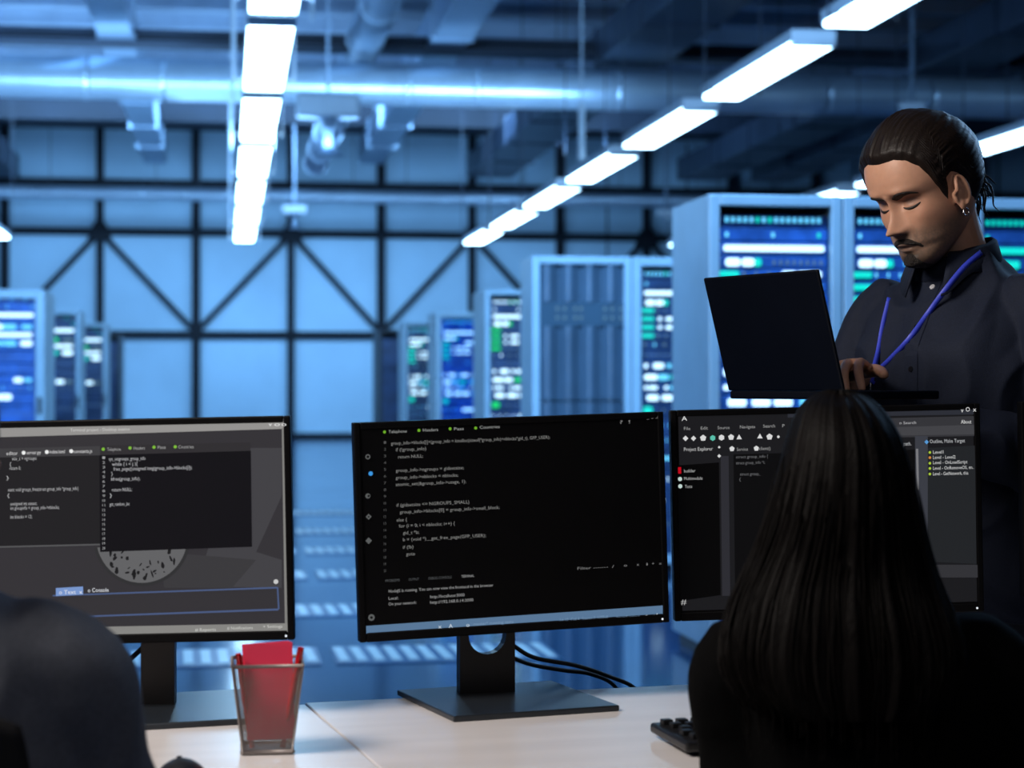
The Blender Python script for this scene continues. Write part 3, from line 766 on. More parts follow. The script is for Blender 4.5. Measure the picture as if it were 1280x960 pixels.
m1.text('left_code_text', (180, 180, 182), [('size_t = ngroups;', 15, 573, 46), ('{', 12, 580, 14), ('return 0;', 12, 585, 26), ('}', 8, 597, 11),
    ('static void groups_free(struct group_info *group_info)', 10, 612, 98), ('{', 9, 619, 12), ('unsigned int count;', 13, 629.5, 46), ('int groupinfo = group_info->nblocks;', 13, 635, 74), ('int blocks = 12;', 13, 646, 40)], .0054)
m1.text('right_code_text', (185, 185, 188), [('sys_setgroups_group_info', 136, 573.5, 182), ('while ( i < j ){', 140, 580, 172), ('free_page((unsigned long)group_info->blocks[i]);', 142, 586, 240),
    ('}', 139, 592, 141), ('kfree(group_info);', 139, 598.5, 175), ('return NULL;', 140, 612, 165), ('}', 137, 619, 140), ('get_random_int', 137, 630, 162)], .0054)
m1.text('line_numbers', (160, 160, 162), [(str(i+1), 128, 572+5.95*i, 131.5) for i in range(20)], .0040)
m1.quad('panel_line', (74, 90, 128), [(66, 743.5), (347, 733.5), (348, 735.5), (66, 745.5)])
m1.quad('panel_line', (74, 90, 128), [(66, 771), (348, 760.5), (348, 763), (66, 773)])
m1.quad('panel_line', (74, 90, 128), [(346, 734), (348, 734), (349.5, 761.5), (347.5, 761.5)])
m1.quad('active_panel_tab', (120, 150, 205), [(70, 735), (104, 733), (104, 743), (70, 745)])
m1.text('panel_tab_text', (225, 228, 235), [('o Text  x', 74, 740, 103), ('o Console', 110, 737.5, 136)], .0062)
m1.dots('panel_close', (200, 200, 200), [(345, 727, .0036)])
m1.text('task_bar_text', (205, 205, 200), [('# Reports', 244, 787, 270), ('# Notifications', 284, 785, 316), ('+ Settings', 329, 783, 353)], .0046)
m1.text('title_buttons', (235, 235, 235), [('v', 336, 530, 340), ('o', 343, 530, 350), ('o', 352, 530, 358)], .0060)

# ---- right monitor
m3 = Screen('right monitor behind the long-haired woman, grey menus on a dark screen', (838, 513, 3.0), (1225, 504, 3.04), .33, group=GM)
m3.stand(1030, (1035, 868), .262, .22, DANG)
m3.rect('program_window', (26, 26, 29), 848, 520, 1222, 752)
m3.quad('toolbar_glow', (44, 46, 54), [(985, 512), (1221, 508), (1221, 518), (985, 522)])
m3.quad('toolbar_band', (52, 52, 56), [(1060, 524), (1221, 520), (1221, 545), (1060, 548)])
m3.quad('header_band', (66, 66, 70), [(1085, 535), (1221, 531), (1221, 543), (1085, 545)])
m3.quad('explorer_pane', (3, 3, 4), [(846, 582), (899, 578), (901, 744), (846, 752)])
m3.quad('editor_pane', (10, 10, 12), [(917, 568), (1145, 562), (1146, 722), (919, 738)])
m3.quad('pane_divider', (44, 44, 50), [(901, 570), (911, 570), (913, 745), (903, 745)])
m3.quad('side_column', (58, 60, 68), [(1144, 545), (1160, 545), (1160, 735), (1146, 735)])
m3.quad('outline_pane', (34, 36, 39), [(1160, 560), (1219, 557), (1221, 705), (1160, 702)])
m3.quad('outline_footer', (50, 50, 54), [(1160, 706), (1222, 706), (1223, 722), (1160, 722)])
m3.quad('scroll_bar', (120, 120, 124), [(1145, 561), (1148, 561), (1149, 612), (1146.5, 612)])
m3.text('program_logo', (225, 225, 225), [('A', 852, 523, 859)], .0075)
m3.text('menu_text', (150, 150, 150), [('File', 855, 535.5, 863), ('Edit', 876, 535, 885), ('Source', 897, 534.5, 912), ('Navigate', 925, 533.5, 944), ('Search', 954, 532.5, 969), ('P', 978, 532, 981)], .0052)
m3.dots('toolbar_icon', (215, 215, 215), [(857, 548, .0044, 4), (867, 548, .0042, 4), (879, 547.5, .0052, 5), (902, 547, .0048, 6), (914, 546.5, .0050, 5), (924, 547, .0050, 3), (950, 546, .0050, 3), (962, 546, .0052, 5), (973, 546, .0026, 4)])
m3.dots('teal_toolbar_icon', (90, 190, 170), [(891, 547.5, .0046, 6)])
m3.text('pane_titles', (190, 190, 190), [('Project Explorer', 855, 561.5, 891)], .0060)
m3.dots('file_icon', (215, 215, 215), [(915, 561, .0044, 5), (945.5, 560.5, .0044, 5), (899, 559, .0022, 4), (899, 570, .003, 4)])
m3.text('file_tab_text', (150, 150, 150), [('Service', 921, 561.5, 935), ('client()', 949, 560.5, 963)], .0054)
m3.text('editor_text', (105, 105, 108), [('struct group_info {', 920, 571, 960), ('struct group_info *i;', 920, 578.5, 956), ('struct group_', 925, 592.5, 951), ('{', 924, 599, 926)], .0050)
m3.rect('red_icon', (190, 12, 30), 847.5, 584, 851.5, 592)
m3.dots('tree_icon', (190, 210, 205), [(850, 598.8, .0036, 6), (850.3, 607.8, .0036, 6)])
m3.text('tree_text', (170, 170, 170), [('builder', 855, 588.5, 869), ('Multimodule', 855, 598, 878), ('Tests', 856, 608, 865)], .0052)
m3.text('small_square', (170, 170, 170), [('#', 851, 752, 858)], .0090)
m3.text('search_text', (175, 175, 178), [('o Search', 1124, 528.5, 1145)], .0046)
m3.text('about_text', (215, 215, 215), [('About', 1201, 527, 1214)], .0064)
m3.text('window_buttons', (225, 225, 225), [('v', 1201, 512.5, 1204), ('O', 1207, 511.5, 1212), ('x', 1216, 511.5, 1220)], .0075)
m3.text('outline_title', (180, 182, 185), [('Outline, Make Target', 1162, 551.5, 1206), ('..path.', 1127, 554.5, 1139)], .0062)
m3.dots('blue_outline_icon', (85, 150, 210), [(1158, 552.5, .0036, 4)])
m3.text('outline_list', (205, 206, 206), [('Level1', 1166, 565, 1179), ('Level - Level2', 1166, 571.5, 1194), ('Level - OnLoadScript', 1166, 578, 1209), ('Level - OnRemoveOS, en..', 1166, 585, 1217), ('Level - GetNetwork, this', 1166, 592, 1210)], .0056)
m3.dots('outline_icon', (165, 195, 60), [(1162, 565.5), (1162, 579), (1162, 585.5), (1162, 592.5)], .0022)
m3.dots('orange_outline_icon', (205, 130, 60), [(1162, 572)], .0022)
# ---- sliver of another monitor
m4 = Screen('black monitor only just entering the picture at the right edge', (1276.5, 502, 3.06), (1655, 496, 3.10), .312, group=GM)
m4.stand(1450, (1450, 852), .25, .2, DANG)
bpy.data.objects.remove(FONTO)

# cables behind the middle monitor
def cable(label, pts, r=.0035):
    bm = bmesh.new(); tube(bm, pts, r, 8, sub=8); o = build('power_cable', bm, M['cable'], smooth=True); tag(o, label, 'cable')
cable('upper black cable curving from the middle monitor down behind the desk', [P(640, 806, 3.06), P(668, 822, 3.08), P(720, 832, 3.11), P(760, 845, 3.15), P(795, 862, 3.2), P(815, 900, 3.24)])
cable('lower black cable crossing under the other one behind the middle monitor', [P(640, 822, 3.06), P(665, 831, 3.09), P(705, 838, 3.12), P(740, 843, 3.15), P(770, 860, 3.2), P(785, 905, 3.24)])
cable('black cable hanging beside the left monitor post', [P(180, 808, 2.90), P(165, 822, 2.93), P(148, 836, 2.96), P(120, 870, 3.03), P(100, 960, 3.06), P(100, 1300, 3.10), P(100, 1448, 3.10)], .004)

# keyboard
kc = at_z(812, 921, DZ); kc.z = DZ
kb = thing('keyboard', 'black keyboard on the white desk left of the woman', 'keyboard', kc, DANG+math.radians(-3))
bm = bmesh.new(); box(bm, 0, .43, -.155, 0, .006, .020, bev=.004); box(bm, .03, .08, -.02, -.008, 0, .008); box(bm, .35, .4, -.02, -.008, 0, .008); box(bm, .03, .4, -.15, -.14, 0, .008)
build('keyboard_case', bm, M['plastic'], kb)
bm = bmesh.new(); box(bm, -.0075, .0075, -.0075, .0075, 0, .008, bev=.0016); keyme = None
k0 = build('key', bm, M['key'], kb)
firstk = True
for rr in range(5):
    for cc in range(19):
        k = k0 if firstk else k0.copy()
        if not firstk: COL.objects.link(k); k.parent = kb
        firstk = False; k.location = (.018+cc*.0218+(.004*(rr % 3) if cc < 14 else 0), -.02-rr*.0275, .019)
# mouse
mc = at_z(228, 985, DZ); mc.z = DZ
mo = thing('computer_mouse', 'black mouse at the bottom of the picture beside the man’s arm', 'mouse', mc, DANG)
bm = bmesh.new(); loft(bm, [(0, 0, 0, .029, .052), (0, 0, .008, .031, .054), (0, -.003, .022, .026, .046), (0, -.006, .032, .014, .028), (0, -.007, .035, .004, .01)], 28); build('mouse_body', bm, M['plastic'], mo)
bm = bmesh.new(); tube(bm, [(-.003, .03, .026), (.003, .03, .026)], .007, 14); build('scroll_wheel', bm, M['key'], mo)

# pen basket
bc = at_z(334, 938, DZ); bc.z = DZ
pb = thing('pen_basket', 'grey wire-mesh basket holding a red paper block on the left desk', 'pen holder', bc, -YAW+math.radians(8))
HB_, w0, w1 = .118, .032, .046
def bw(z): return w0+(w1-w0)*z/HB_
bm = bmesh.new(); nx, nz = 34, 46
for sx, sy in ((0, -1), (1, 0), (0, 1), (-1, 0)):
    def pt(i, j):
        z = HB_*j/nz; h = bw(z); u = -h+2*h*i/nx
        return (u, sy*h, z) if sx == 0 else (sx*h, u, z)
    t_ = .00028
    for i in range(0, nx+1):
        bar(bm, pt(i, 0), pt(i, nz), t_*2, t_*2)
    for j in range(0, nz+1):
        bar(bm, pt(0, j), pt(nx, j), t_*2, t_*2)
build('mesh_wall', bm, M['basket'], pb)
for nm, z, r in (('top_rim', HB_, .0022), ('bottom_rim', .004, .0030)):
    bm = bmesh.new(); h = bw(z)
    c4 = [(-h, -h, z), (h, -h, z), (h, h, z), (-h, h, z)]
    for i in range(4): tube(bm, [c4[i], c4[(i+1) % 4]], r, 8)
    build(nm, bm, M['basket'], pb)
bm = bmesh.new(); box(bm, -w0, w0, -w0, w0, .001, .004); build('basket_floor', bm, M['basket'], pb)
for sx in (-1, 1):
    for sy in (-1, 1):
        bm = bmesh.new(); tube(bm, [(sx*w0, sy*w0, .003), (sx*w1, sy*w1, HB_)], .0014, 8); build('corner_wire', bm, M['basket'], pb)
# red paper block, leaning, inside
rp = bmesh.new()
for k in range(7):
    y = -.020+k*.0014
    mt = Matrix.Translation((.004, y, .018)) @ Matrix.Rotation(math.radians(-1.5-.3*k), 4, 'Y') @ Matrix.Rotation(math.radians(-3), 4, 'X')
    box(rp, -.030, .032, -.0005, .0005, 0, .126-.0035*(k % 3), mtx=mt)
o = build('red_note_paper', rp, M['red_paper'], loc=bc); o.rotation_euler = pb.rotation_euler; tag(o, 'block of red note paper standing up out of the wire basket', 'note paper')
def pen(x0, y0, x1, y1, L, label):
    bm = bmesh.new(); a = Vector((x0, y0, .006)); d = (Vector((x1, y1, .118))-a).normalized()
    tube(bm, [a, a+d*(L-.02), a+d*(L-.018), a+d*L], [.0035, .0042, .0046, .0040], 12)
    o = build('red_pen', bm, M['red_pen'], loc=bc); o.rotation_euler = pb.rotation_euler; tag(o, label, 'pen')
    bm = bmesh.new(); bar(bm, a+d*(L-.04)+Vector((0, -.006, 0)), a+d*(L-.002)+Vector((0, -.006, 0)), .002, .001); c = build('pen_clip', bm, M['red_pen'], o)
pen(.020, -.012, .040, -.024, .136, 'red pen standing at the right side of the wire basket')
pen(-.020, -.010, -.036, -.022, .128, 'red pen tip showing at the left side of the wire basket')
# chairs (mostly below the picture)
def chair(label, xc, d, ang, zs=.46):
    p = cpt(xc, d, 0); t = thing('office_chair', label, 'chair', p, ang)
    bm = bmesh.new(); box(bm, -.22, .22, -.22, .22, zs-.08, zs, bev=.03); build('seat', bm, M['chair'], t)
    bm = bmesh.new(); tube(bm, [(0, 0, .08), (0, 0, zs-.08)], .028, 16); build('gas_column', bm, M['desk_leg'], t)
    for k in range(5):
        a = 2*PI*k/5; bm = bmesh.new(); tube(bm, [(.02*math.cos(a), .02*math.sin(a), .10), (.28*math.cos(a), .28*math.sin(a), .065)], [.02, .014], 10); l = build('leg', bm, M['plastic'], t)
        bm = bmesh.new(); tube(bm, [(.28*math.cos(a)-.012*math.sin(a), .28*math.sin(a)+.012*math.cos(a), .028), (.28*math.cos(a)+.012*math.sin(a), .28*math.sin(a)-.012*math.cos(a), .028)], .028, 16)
        bar(bm, (.28*math.cos(a), .28*math.sin(a), .03), (.28*math.cos(a), .28*math.sin(a), .07), .01, .01); build('caster', bm, M['plastic'], l)

# ================================================================== PEOPLE
PF = [(-.118, .052), (-.112, .066), (-.104, .081), (-.094, .087), (-.084, .086), (-.076, .085), (-.068, .090), (-.058, .091), (-.045, .090), (-.03, .088), (-.012, .086), (.006, .088), (.018, .095), (.030, .099), (.050, .097), (.075, .088), (.095, .072), (.112, .050), (.124, .026), (.130, .0)]
PB = [(-.118, .045), (-.110, .030), (-.098, .005), (-.084, -.025), (-.066, -.055), (-.045, -.075), (-.02, -.090), (.01, -.098), (.045, -.099), (.075, -.088), (.10, -.066), (.117, -.040), (.126, -.018), (.130, 0)]
PW = [(-.118, .006), (-.112, .020), (-.102, .033), (-.088, .044), (-.07, .054), (-.05, .061), (-.03, .067), (-.01, .071), (.01, .074), (.04, .077), (.07, .073), (.095, .060), (.112, .043), (.124, .022), (.130, 0.0005)]
def gs(x, s): return math.exp(-(x/s)**2)
def head_pt(z, t, fem=0):
    yf = sint(PF, z); yb = sint(PB, z); w = sint(PW, z)
    yc = yb+(yf-yb)*.45
    sx, cy = math.sin(t), math.cos(t)
    n = 2.35
    x = math.copysign(abs(sx)**(2/n), sx)*w
    yy = math.copysign(abs(cy)**(2/n), cy)
    y = yc+yy*((yf-yc) if yy > 0 else (yc-yb))
    return x, y
def feat(x, z, y):
    ax = abs(x); D = 0
    # nose
    if -.055 < z < .022:
        u = (.014-z)/(.014+.036)
        if u < 1: h = max(0, u)**1.15*.031; s = .0062+.0065*max(0, u)**2
        else: h = .031*sstep(-.049, -.037, z); s = .0125
        D += h*gs(ax, s)*(.9 if u < 0 else 1)
        D += .005*gs(ax, .006)*gs(z-.008, .014)
    D += .0075*gs(ax-.0135, .0050)*gs(z+.041, .0065)            # wings
    D += .004*gs(ax, .008)*gs(z+.036, .008)
    # sockets, lids, brow
    D -= .0135*gs(ax-.031, .016)*gs(z-.004, .0115)
    D -= .005*gs(ax-.014, .006)*gs(z-.006, .012)
    D += .0085*gs(ax-.031, .0115)*gs(z+.001, .0085)
    D -= .0022*gs(ax-.031, .013)*gs(z-.0105, .0022)
    D -= .0020*gs(ax-.031, .012)*gs(z+.0075, .0016)
    D += .0045*gs(ax-.027, .020)*gs(z-.0235, .0075)
    D += .0050*gs(ax-.047, .014)*gs(z+.022, .014)
    D -= .0040*gs(ax-.048, .012)*gs(z+.058, .016)
    # mouth
    D += .0060*gs(ax, .019)*gs(z+.0635, .0050)+.0018*gs(ax, .012)*gs(z+.0615, .003)
    D += .0062*gs(ax, .016)*gs(z+.0755, .0048)
    D -= .0052*gs(ax, .023)*gs(z+.0695, .0020)
    D -= .0030*gs(ax, .013)*gs(z+.0835, .0040)
    D -= .0016*gs(ax, .003)*gs(z+.055, .006)
    D -= .0022*gs(ax-.027-.10*max(0, -z-.045), .0035)*gs(z+.052, .016)
    D += .0040*gs(ax, .014)*gs(z+.098, .010)
    return D*sstep(.0, .04, y)
def head_grid(bm, MT, s=1, nz=150, nt=180, z0=-.1175, z1=.1299):
    rings = []
    for i in range(nz+1):
        z = z0+(z1-z0)*(i/nz); r = []
        for k in range(nt):
            t = 2*PI*k/nt; x, y = head_pt(z, t); y += feat(x, z, y)
            r.append(bm.verts.new(MT @ Vector((x*s, y*s, z*s))))
        rings.append(r)
    for a, b in zip(rings, rings[1:]):
        for k in range(nt): bm.faces.new((a[k], b[k], b[(k+1) % nt], a[(k+1) % nt]))
    bm.faces.new(rings[0]); bm.faces.new(rings[-1][::-1])
def ear(bm, MT, s, side):
    def T(x, y, z): return MT @ Vector((side*(.0715+x*.85)*s, (y*.8+.016)*s, (z*.8-.009)*s))
    out = []
    for k in range(19):     # helix
        a = math.radians(-75+k*17.2) ; rr = 1
        y = -.004-.0165*math.cos(math.radians(200)-a+PI)*1.0; z = .031*math.sin(a)
        y = -.0165*math.sin(a*0)+(-.006-.0155*math.cos(a)); 
        out.append((.010+.006*abs(math.cos(a)) if k < 15 else .005, y, z))
    tube(bm, [T(*p) for p in out], [.0028*s]*2+[.0040*s]*15+[.003*s]*2, 8)
    tube(bm, [T(.008, -.012, -.014), T(.011, -.013, .002), T(.010, -.008, .016)], [.003*s, .0035*s, .0025*s], 8, sub=3)
    ellipsoid(bm, T(.004, -.007, .0), (.006*s, .014*s, .026*s), MT.to_3x3().to_4x4() @ Matrix.Rotation(side*.35, 4, 'Z'), 16)
    ellipsoid(bm, T(.007, -.004, -.028), (.0045*s, .008*s, .010*s), MT.to_3x3().to_4x4(), 12)
    ellipsoid(bm, T(.004, .006, -.004), (.0035*s, .004*s, .007*s), MT.to_3x3().to_4x4(), 10)
def hand(bm, MT, side, curls, thumb=(.5, .6), s=1):
    """palm from wrist at origin along +Y, palm facing -Z, thumb at side*X"""
    def T(p): return MT @ (Vector(p)*s)
    secs = [(0, -.02, .027, .019), (0, .0, .027, .018), (.0, .02, .032, .018), (0, .045, .040, .0165), (0, .07, .043, .015), (0, .088, .041, .012)]
    rings = []
    for x, y, rx_, rz in secs:
        rings.append([bm.verts.new(T((x+math.cos(2*PI*k/20)*rx_, y, math.sin(2*PI*k/20)*rz-.001*abs(math.cos(2*PI*k/20))))) for k in range(20)])
    for a, b in zip(rings, rings[1:]):
        for k in range(20): bm.faces.new((a[k], a[(k+1) % 20], b[(k+1) % 20], b[k]))
    bm.faces.new(rings[0][::-1]); bm.faces.new(rings[-1])
    base = [(.031, .084, .0), (.0105, .091, .002), (-.0105, .088, .001), (-.030, .079, -.002)]
    lens = [(.043, .026, .021), (.048, .030, .022), (.044, .028, .021), (.034, .021, .018)]
    rad = [.0088, .0090, .0085, .0075]
    for i in range(4):
        p = Vector((base[i][0]*side, base[i][1], base[i][2])); c = curls[i]; ang = 0; pts = [p-Vector((0, .02, 0)), p]; spread = (.10, .02, -.05, -.14)[i]*side
        for L, ca in zip(lens[i], c):
            ang += ca; d = Vector((math.sin(spread), math.cos(ang)*math.cos(spread), -math.sin(ang))); p = p+d*L; pts.append(p)
        r = rad[i]
        capsule(bm, [T(q) for q in pts], [r*1.05*s, r*1.05*s, r*.98*s, r*.9*s, r*.78*s], 10, 3)
    a, b = thumb
    p0 = Vector((side*.020, .012, -.006)); p1 = Vector((side*.042, .038, -.012)); p2 = p1+Vector((side*math.sin(a)*.036, math.cos(a)*.036, -.010)); p3 = p2+Vector((side*math.sin(a-b)*.028, math.cos(a-b)*.028, -.010))
    capsule(bm, [T(p0), T(p1), T(p2), T(p3)], [.013*s, .0125*s, .0105*s, .009*s], 10, 3)
def frame(origin, fwd, up=Vector((0, 0, 1))):
    f = Vector(fwd).normalized(); r = f.cross(up).normalized(); u = r.cross(f)
    m = Matrix((r, f, u)).transposed().to_4x4(); m.translation = origin; return m
def paint(o, HM, s, beard=False, tone=(.57, .305, .20)):
    me = o.data; ca = me.color_attributes.new('tone', 'FLOAT_COLOR', 'POINT'); inv = HM.inverted()
    base = Vector(tone)
    for i, v in enumerate(me.vertices):
        q = (inv @ v.co)/s; c = base.copy()
        if abs(q.x) < .1 and -.13 < q.z < .14 and abs(q.y) < .14:
            x, y, z = q; ax = abs(x); fr = sstep(.03, .06, y)
            lip = gs(ax, .021)*gs(z+.069, .0075)*sstep(.07, .08, y)
            c = c.lerp(Vector((.40, .16, .12)), min(1, lip)*.6)
            c = c.lerp(Vector((.52, .24, .16)), .35*gs(ax-.045, .02)*gs(z+.02, .02)*fr)
            c = c.lerp(Vector((.30, .155, .11)), .55*gs(ax-.030, .015)*gs(z-.004, .009)*fr)  # eye sockets: painted shade together with dark circles
            if beard:
                st = sstep(-.030, -.055, z)*sstep(-.01, .02, y)*(1-.4*gs(ax-.055, .02)*gs(z+.035, .015))
                nn = noise.noise(Vector((x*300, y*300, z*300)))*.25
                c = c.lerp(Vector((.17, .125, .095)), max(0, min(1, st*(.75+nn))))
                go = gs(ax, .028)*sstep(-.078, -.088, z)*sstep(.0, .04, y)
                c = c.lerp(Vector((.03, .02, .015)), min(1, go*1.1))
        ca.data[i].color = (c.x, c.y, c.z, 1)
class Skin:
    def __init__(s, o, HM, sc_): s.o = o; s.HM = HM; s.s = sc_; bm = bmesh.new(); bm.from_mesh(o.data); s.t = BVHTree.FromBMesh(bm); bm.free(); s.inv = HM.inverted()
    def front(s, x, z, off=0, conv=False):
        a = s.HM @ (Vector((x, .2, z))*s.s); b = s.HM @ ((Vector((x*.6, 0, z*.9-.005)) if conv else Vector((x*.97, 0, z)))*s.s)
        d = (b-a).normalized(); h = s.t.ray_cast(a, d)
        return (h[0]-d*off) if h[0] else None
    def strip(s, name, pts, thick, m, nacross=7, sub=8, parent=None, rough=.25, conv=False):
        """pts: (x, z, halfwidth) along the strip"""
        C = catmull([Vector((p[0], p[1], p[2])) for p in pts], sub); bm = bmesh.new(); rows_ = []
        for i, c in enumerate(C):
            d = C[min(i+1, len(C)-1)]-C[max(i-1, 0)]; d.z = 0; d.normalize(); nrm = Vector((-d.y, d.x))
            row = []; e = math.sin(PI*min(1, max(0, i/(len(C)-1))))**.4
            for k in range(nacross):
                u = -1+2*k/(nacross-1); x = c.x+nrm.x*u*c.z; z = c.y+nrm.y*u*c.z
                th = thick*max(0, 1-u*u)**.6*e*(1+rough*noise.noise(Vector((x*700, z*700, 3))))-.0006
                q = s.front(x, z, th, conv)
                if q is None: q = s.HM @ Vector((x, .09, z))
                row.append(bm.verts.new(q))
            rows_.append(row)
        for a, b in zip(rows_, rows_[1:]):
            for k in range(nacross-1): bm.faces.new((a[k], a[k+1], b[k+1], b[k])).smooth = True
        bmesh.ops.recalc_face_normals(bm, faces=bm.faces[:])
        return build(name, bm, m, parent if parent else s.o)
def hair_cap(name, HM, s, line, thick, m, parent, nz=110, nt=200, groove=.0012, stretch=(170, 14, 170), back=0):
    bm = bmesh.new(); rings = []
    for i in range(nz+1):
        u = i/nz; r = []
        for k in range(nt):
            t = 2*PI*k/nt; tt = t if t <= PI else t-2*PI
            z0 = line(abs(tt)); z = z0+(.1299-z0)*(u**1.0)
            x, y = head_pt(z, t); ed = sstep(0, .28, u)
            th = thick*ed*(1+back*sstep(1.2, 2.6, abs(tt)))-.0015*(1-ed)
            nrm = Vector((x, y-.0, max(0, z-.03)*1.1)).normalized()
            wx = abs(nrm.x)**1.5; g = groove*ed*((1-wx)*noise.noise(Vector((x*260, y*12, z*12)))+wx*noise.noise(Vector((z*240+y*60, y*12, x*12))))*2
            p = Vector((x, y, z))+nrm*(th+g)
            r.append(bm.verts.new(HM @ (p*s)))
        rings.append(r)
    for a, b in zip(rings, rings[1:]):
        for k in range(nt): bm.faces.new((a[k], b[k], b[(k+1) % nt], a[(k+1) % nt])).smooth = True
    bm.faces.new(rings[-1][::-1])
    return build(name, bm, m, parent)
def clothes_noise(o, amp, sc_, seed=0):
    me = o.data
    ns = [v.normal.copy() for v in me.vertices]
    for v, n in zip(me.vertices, ns):
        p = v.co*sc_+Vector((seed, seed, seed))
        q = noise.noise(Vector((p.x, p.y, p.z*.55)))
        fold = 1-abs(noise.noise(Vector((p.x*.9+p.z*.45+5, p.y*.9, p.z*.5-p.x*.5))))*3.2
        v.co += n*amp*(q*.8+max(0, fold)*.8)
def bvh(o):
    bm = bmesh.new(); bm.from_mesh(o.data); t = BVHTree.FromBMesh(bm); bm.free(); return t

# ---------------------------------------------------------------- the standing man
man_o = cpt(.782, 3.38, 0)
fv = RIGHT*(-.70)+FWD0*(-.72); mang = math.atan2(fv.y, fv.x)-PI/2
MR = Matrix.Translation(man_o) @ Matrix.Rotation(mang, 4, 'Z'); MRi = MR.inverted()
HS = 1.04
HMm = Matrix.Translation((.006, .088, 1.573)) @ Matrix.Rotation(math.radians(-9), 4, 'Z') @ Matrix.Rotation(math.radians(-23), 4, 'X') @ Matrix.Rotation(math.radians(3), 4, 'Y')
bm = bmesh.new()
head_grid(bm, HMm, HS)
for sd in (-1, 1): ear(bm, HMm, HS, sd)
capsule(bm, [(0, -.012, 1.40), (0, .0, 1.45), (-.002, .035, 1.51), (-.002, .062, 1.57)], [.055, .058, .056, .058], 24, 5)
loft(bm, [(0, 0, .88, .12, .095), (0, 0, 1.0, .12, .09), (0, 0, 1.12, .12, .09), (0, 0, 1.25, .13, .09), (0, -.004, 1.33, .12, .07), (0, -.008, 1.385, .08, .05), (0, -.006, 1.43, .05, .045)])
Lsh, Lel, Lwr = Vector((-.172, .0, 1.362)), Vector((-.235, -.01, 1.09)), Vector((-.10, .235, 1.165))
Rsh, Rel, Rwr = Vector((.165, .0, 1.362)), Vector((.205, .035, 1.10)), Vector((.086, .183, 1.252))
capsule(bm, [Lsh+Vector((.04, 0, -.03)), (Lsh+Lel)/2, Lel, (Lel+Lwr)/2, Lwr], [.036, .042, .038, .036, .026], 16, 4)
capsule(bm, [Rsh+Vector((-.04, 0, -.03)), (Rsh+Rel)/2, Rel, (Rel+Rwr)/2, Rwr], [.036, .042, .038, .036, .026], 16, 4)
for s in (-1, 1): capsule(bm, [(s*.085, -.03, .92), (s*.09, -.07, .5), (s*.10, -.08, .09)], [.078, .05, .035], 16, 6)
RH = frame(Vector((.080, .194, 1.258)), Vector((-.35, 1, .10)), Vector((.25, 0, 1)))
hand(bm, RH, -1, [(.35, .55, .3), (.45, .65, .35), (.5, .7, .4), (.5, .7, .4)], (.55, .2), .95)
LH = frame(Vector((-.095, .24, 1.165)), Vector((.55, 1, .10)), Vector((0, 0, -1)))
hand(bm, LH, -1, [(.1, .2, .15), (.1, .2, .15), (.12, .2, .2), (.15, .25, .2)], (.9, .2), 1.0)
man = build('person', bm, M['skin']); remesh(man, .0021, 2, .4)
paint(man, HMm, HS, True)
tag(man, 'man in a dark navy shirt and blue lanyard, standing and typing on an open laptop', 'person')
man.matrix_world = MR
sk = Skin(man, HMm, HS)
# hair
def line_m(t):
    return interp([(0, .071), (.35, .073), (.62, .066), (.85, .050), (1.00, .026), (1.10, -.012), (1.20, -.026), (1.26, .012), (1.40, .020), (1.52, .010), (1.66, -.034), (2.0, -.052), (2.7, -.062), (PI, -.062)], t)
hair_cap('hair', HMm, HS, line_m, .0095, M['hair_man'], man, groove=.0016)
random.seed(5)
bm = bmesh.new()
def hl(x, y, z): return HMm @ (Vector((x, y, z))*HS)
for k in range(46):          # gathered, wavy hair at the back of the head
    sx = random.uniform(-.026, .020); a = random.uniform(0, 1)
    p = Vector((sx*.5, -.094+random.uniform(-.004, .008), .030+random.uniform(-.03, .045)))
    pts = [p]; L = random.randint(5, 8); ph = random.uniform(0, 6); dirx = random.uniform(-.5, .5)
    for j in range(L):
        q = j/L
        pts.append(p+Vector((sx*q*1.4+.006*math.sin(ph+j*1.6), -.010*min(j, 2)-.006*j*a+.005*math.cos(ph+j*1.6)+.004*j*q, -.0145*(j+1)+.004*math.sin(ph+j))))
    r0_ = random.uniform(.0012, .0026)
    tube(bm, [hl(*p_) for p_ in pts], [r0_]*(L-1)+[r0_*.7, r0_*.25], 5, sub=4)
build('ponytail', bm, M['hair_man'], man)
# face hair
for s, nm in ((1, 'right'), (-1, 'left')):
    sk.strip('eyebrow', [(s*.0085, .0120, .0036), (s*.016, .0155, .0050), (s*.028, .0195, .0050), (s*.039, .0195, .0038), (s*.050, .0135, .0016)], .0042, M['beard'])
    sk.strip('eyelash', [(s*.0155, -.0045, .0010), (s*.023, -.0068, .0020), (s*.031, -.0075, .0026), (s*.038, -.0062, .0024), (s*.0455, -.0025, .0014)], .0032, M['lash'], nacross=5)
sk.strip('moustache', [(-.0285, -.0760, .0022), (-.0235, -.0670, .0038), (-.013, -.0600, .0048), (0, -.0580, .0036), (.013, -.0600, .0048), (.0235, -.0670, .0038), (.0285, -.0760, .0022)], .0028, M['beard'], nacross=9)
sk.strip('goatee', [(0, -.0835, .0060), (0, -.090, .0150), (0, -.099, .0235), (0, -.108, .0260), (0, -.120, .0240), (0, -.128, .0120)], .0080, M['beard'], nacross=13, rough=.4, conv=True)
# earring
bm = bmesh.new(); c = Vector((-.0785, .012, -.041)); pts = [HMm @ ((c+Vector((0, .0065*math.cos(a), -.004+.0065*math.sin(a))))*HS) for a in [2*PI*k/14 for k in range(15)]]
tube(bm, pts, .0011, 6); build('earring', bm, M['clip'], man)

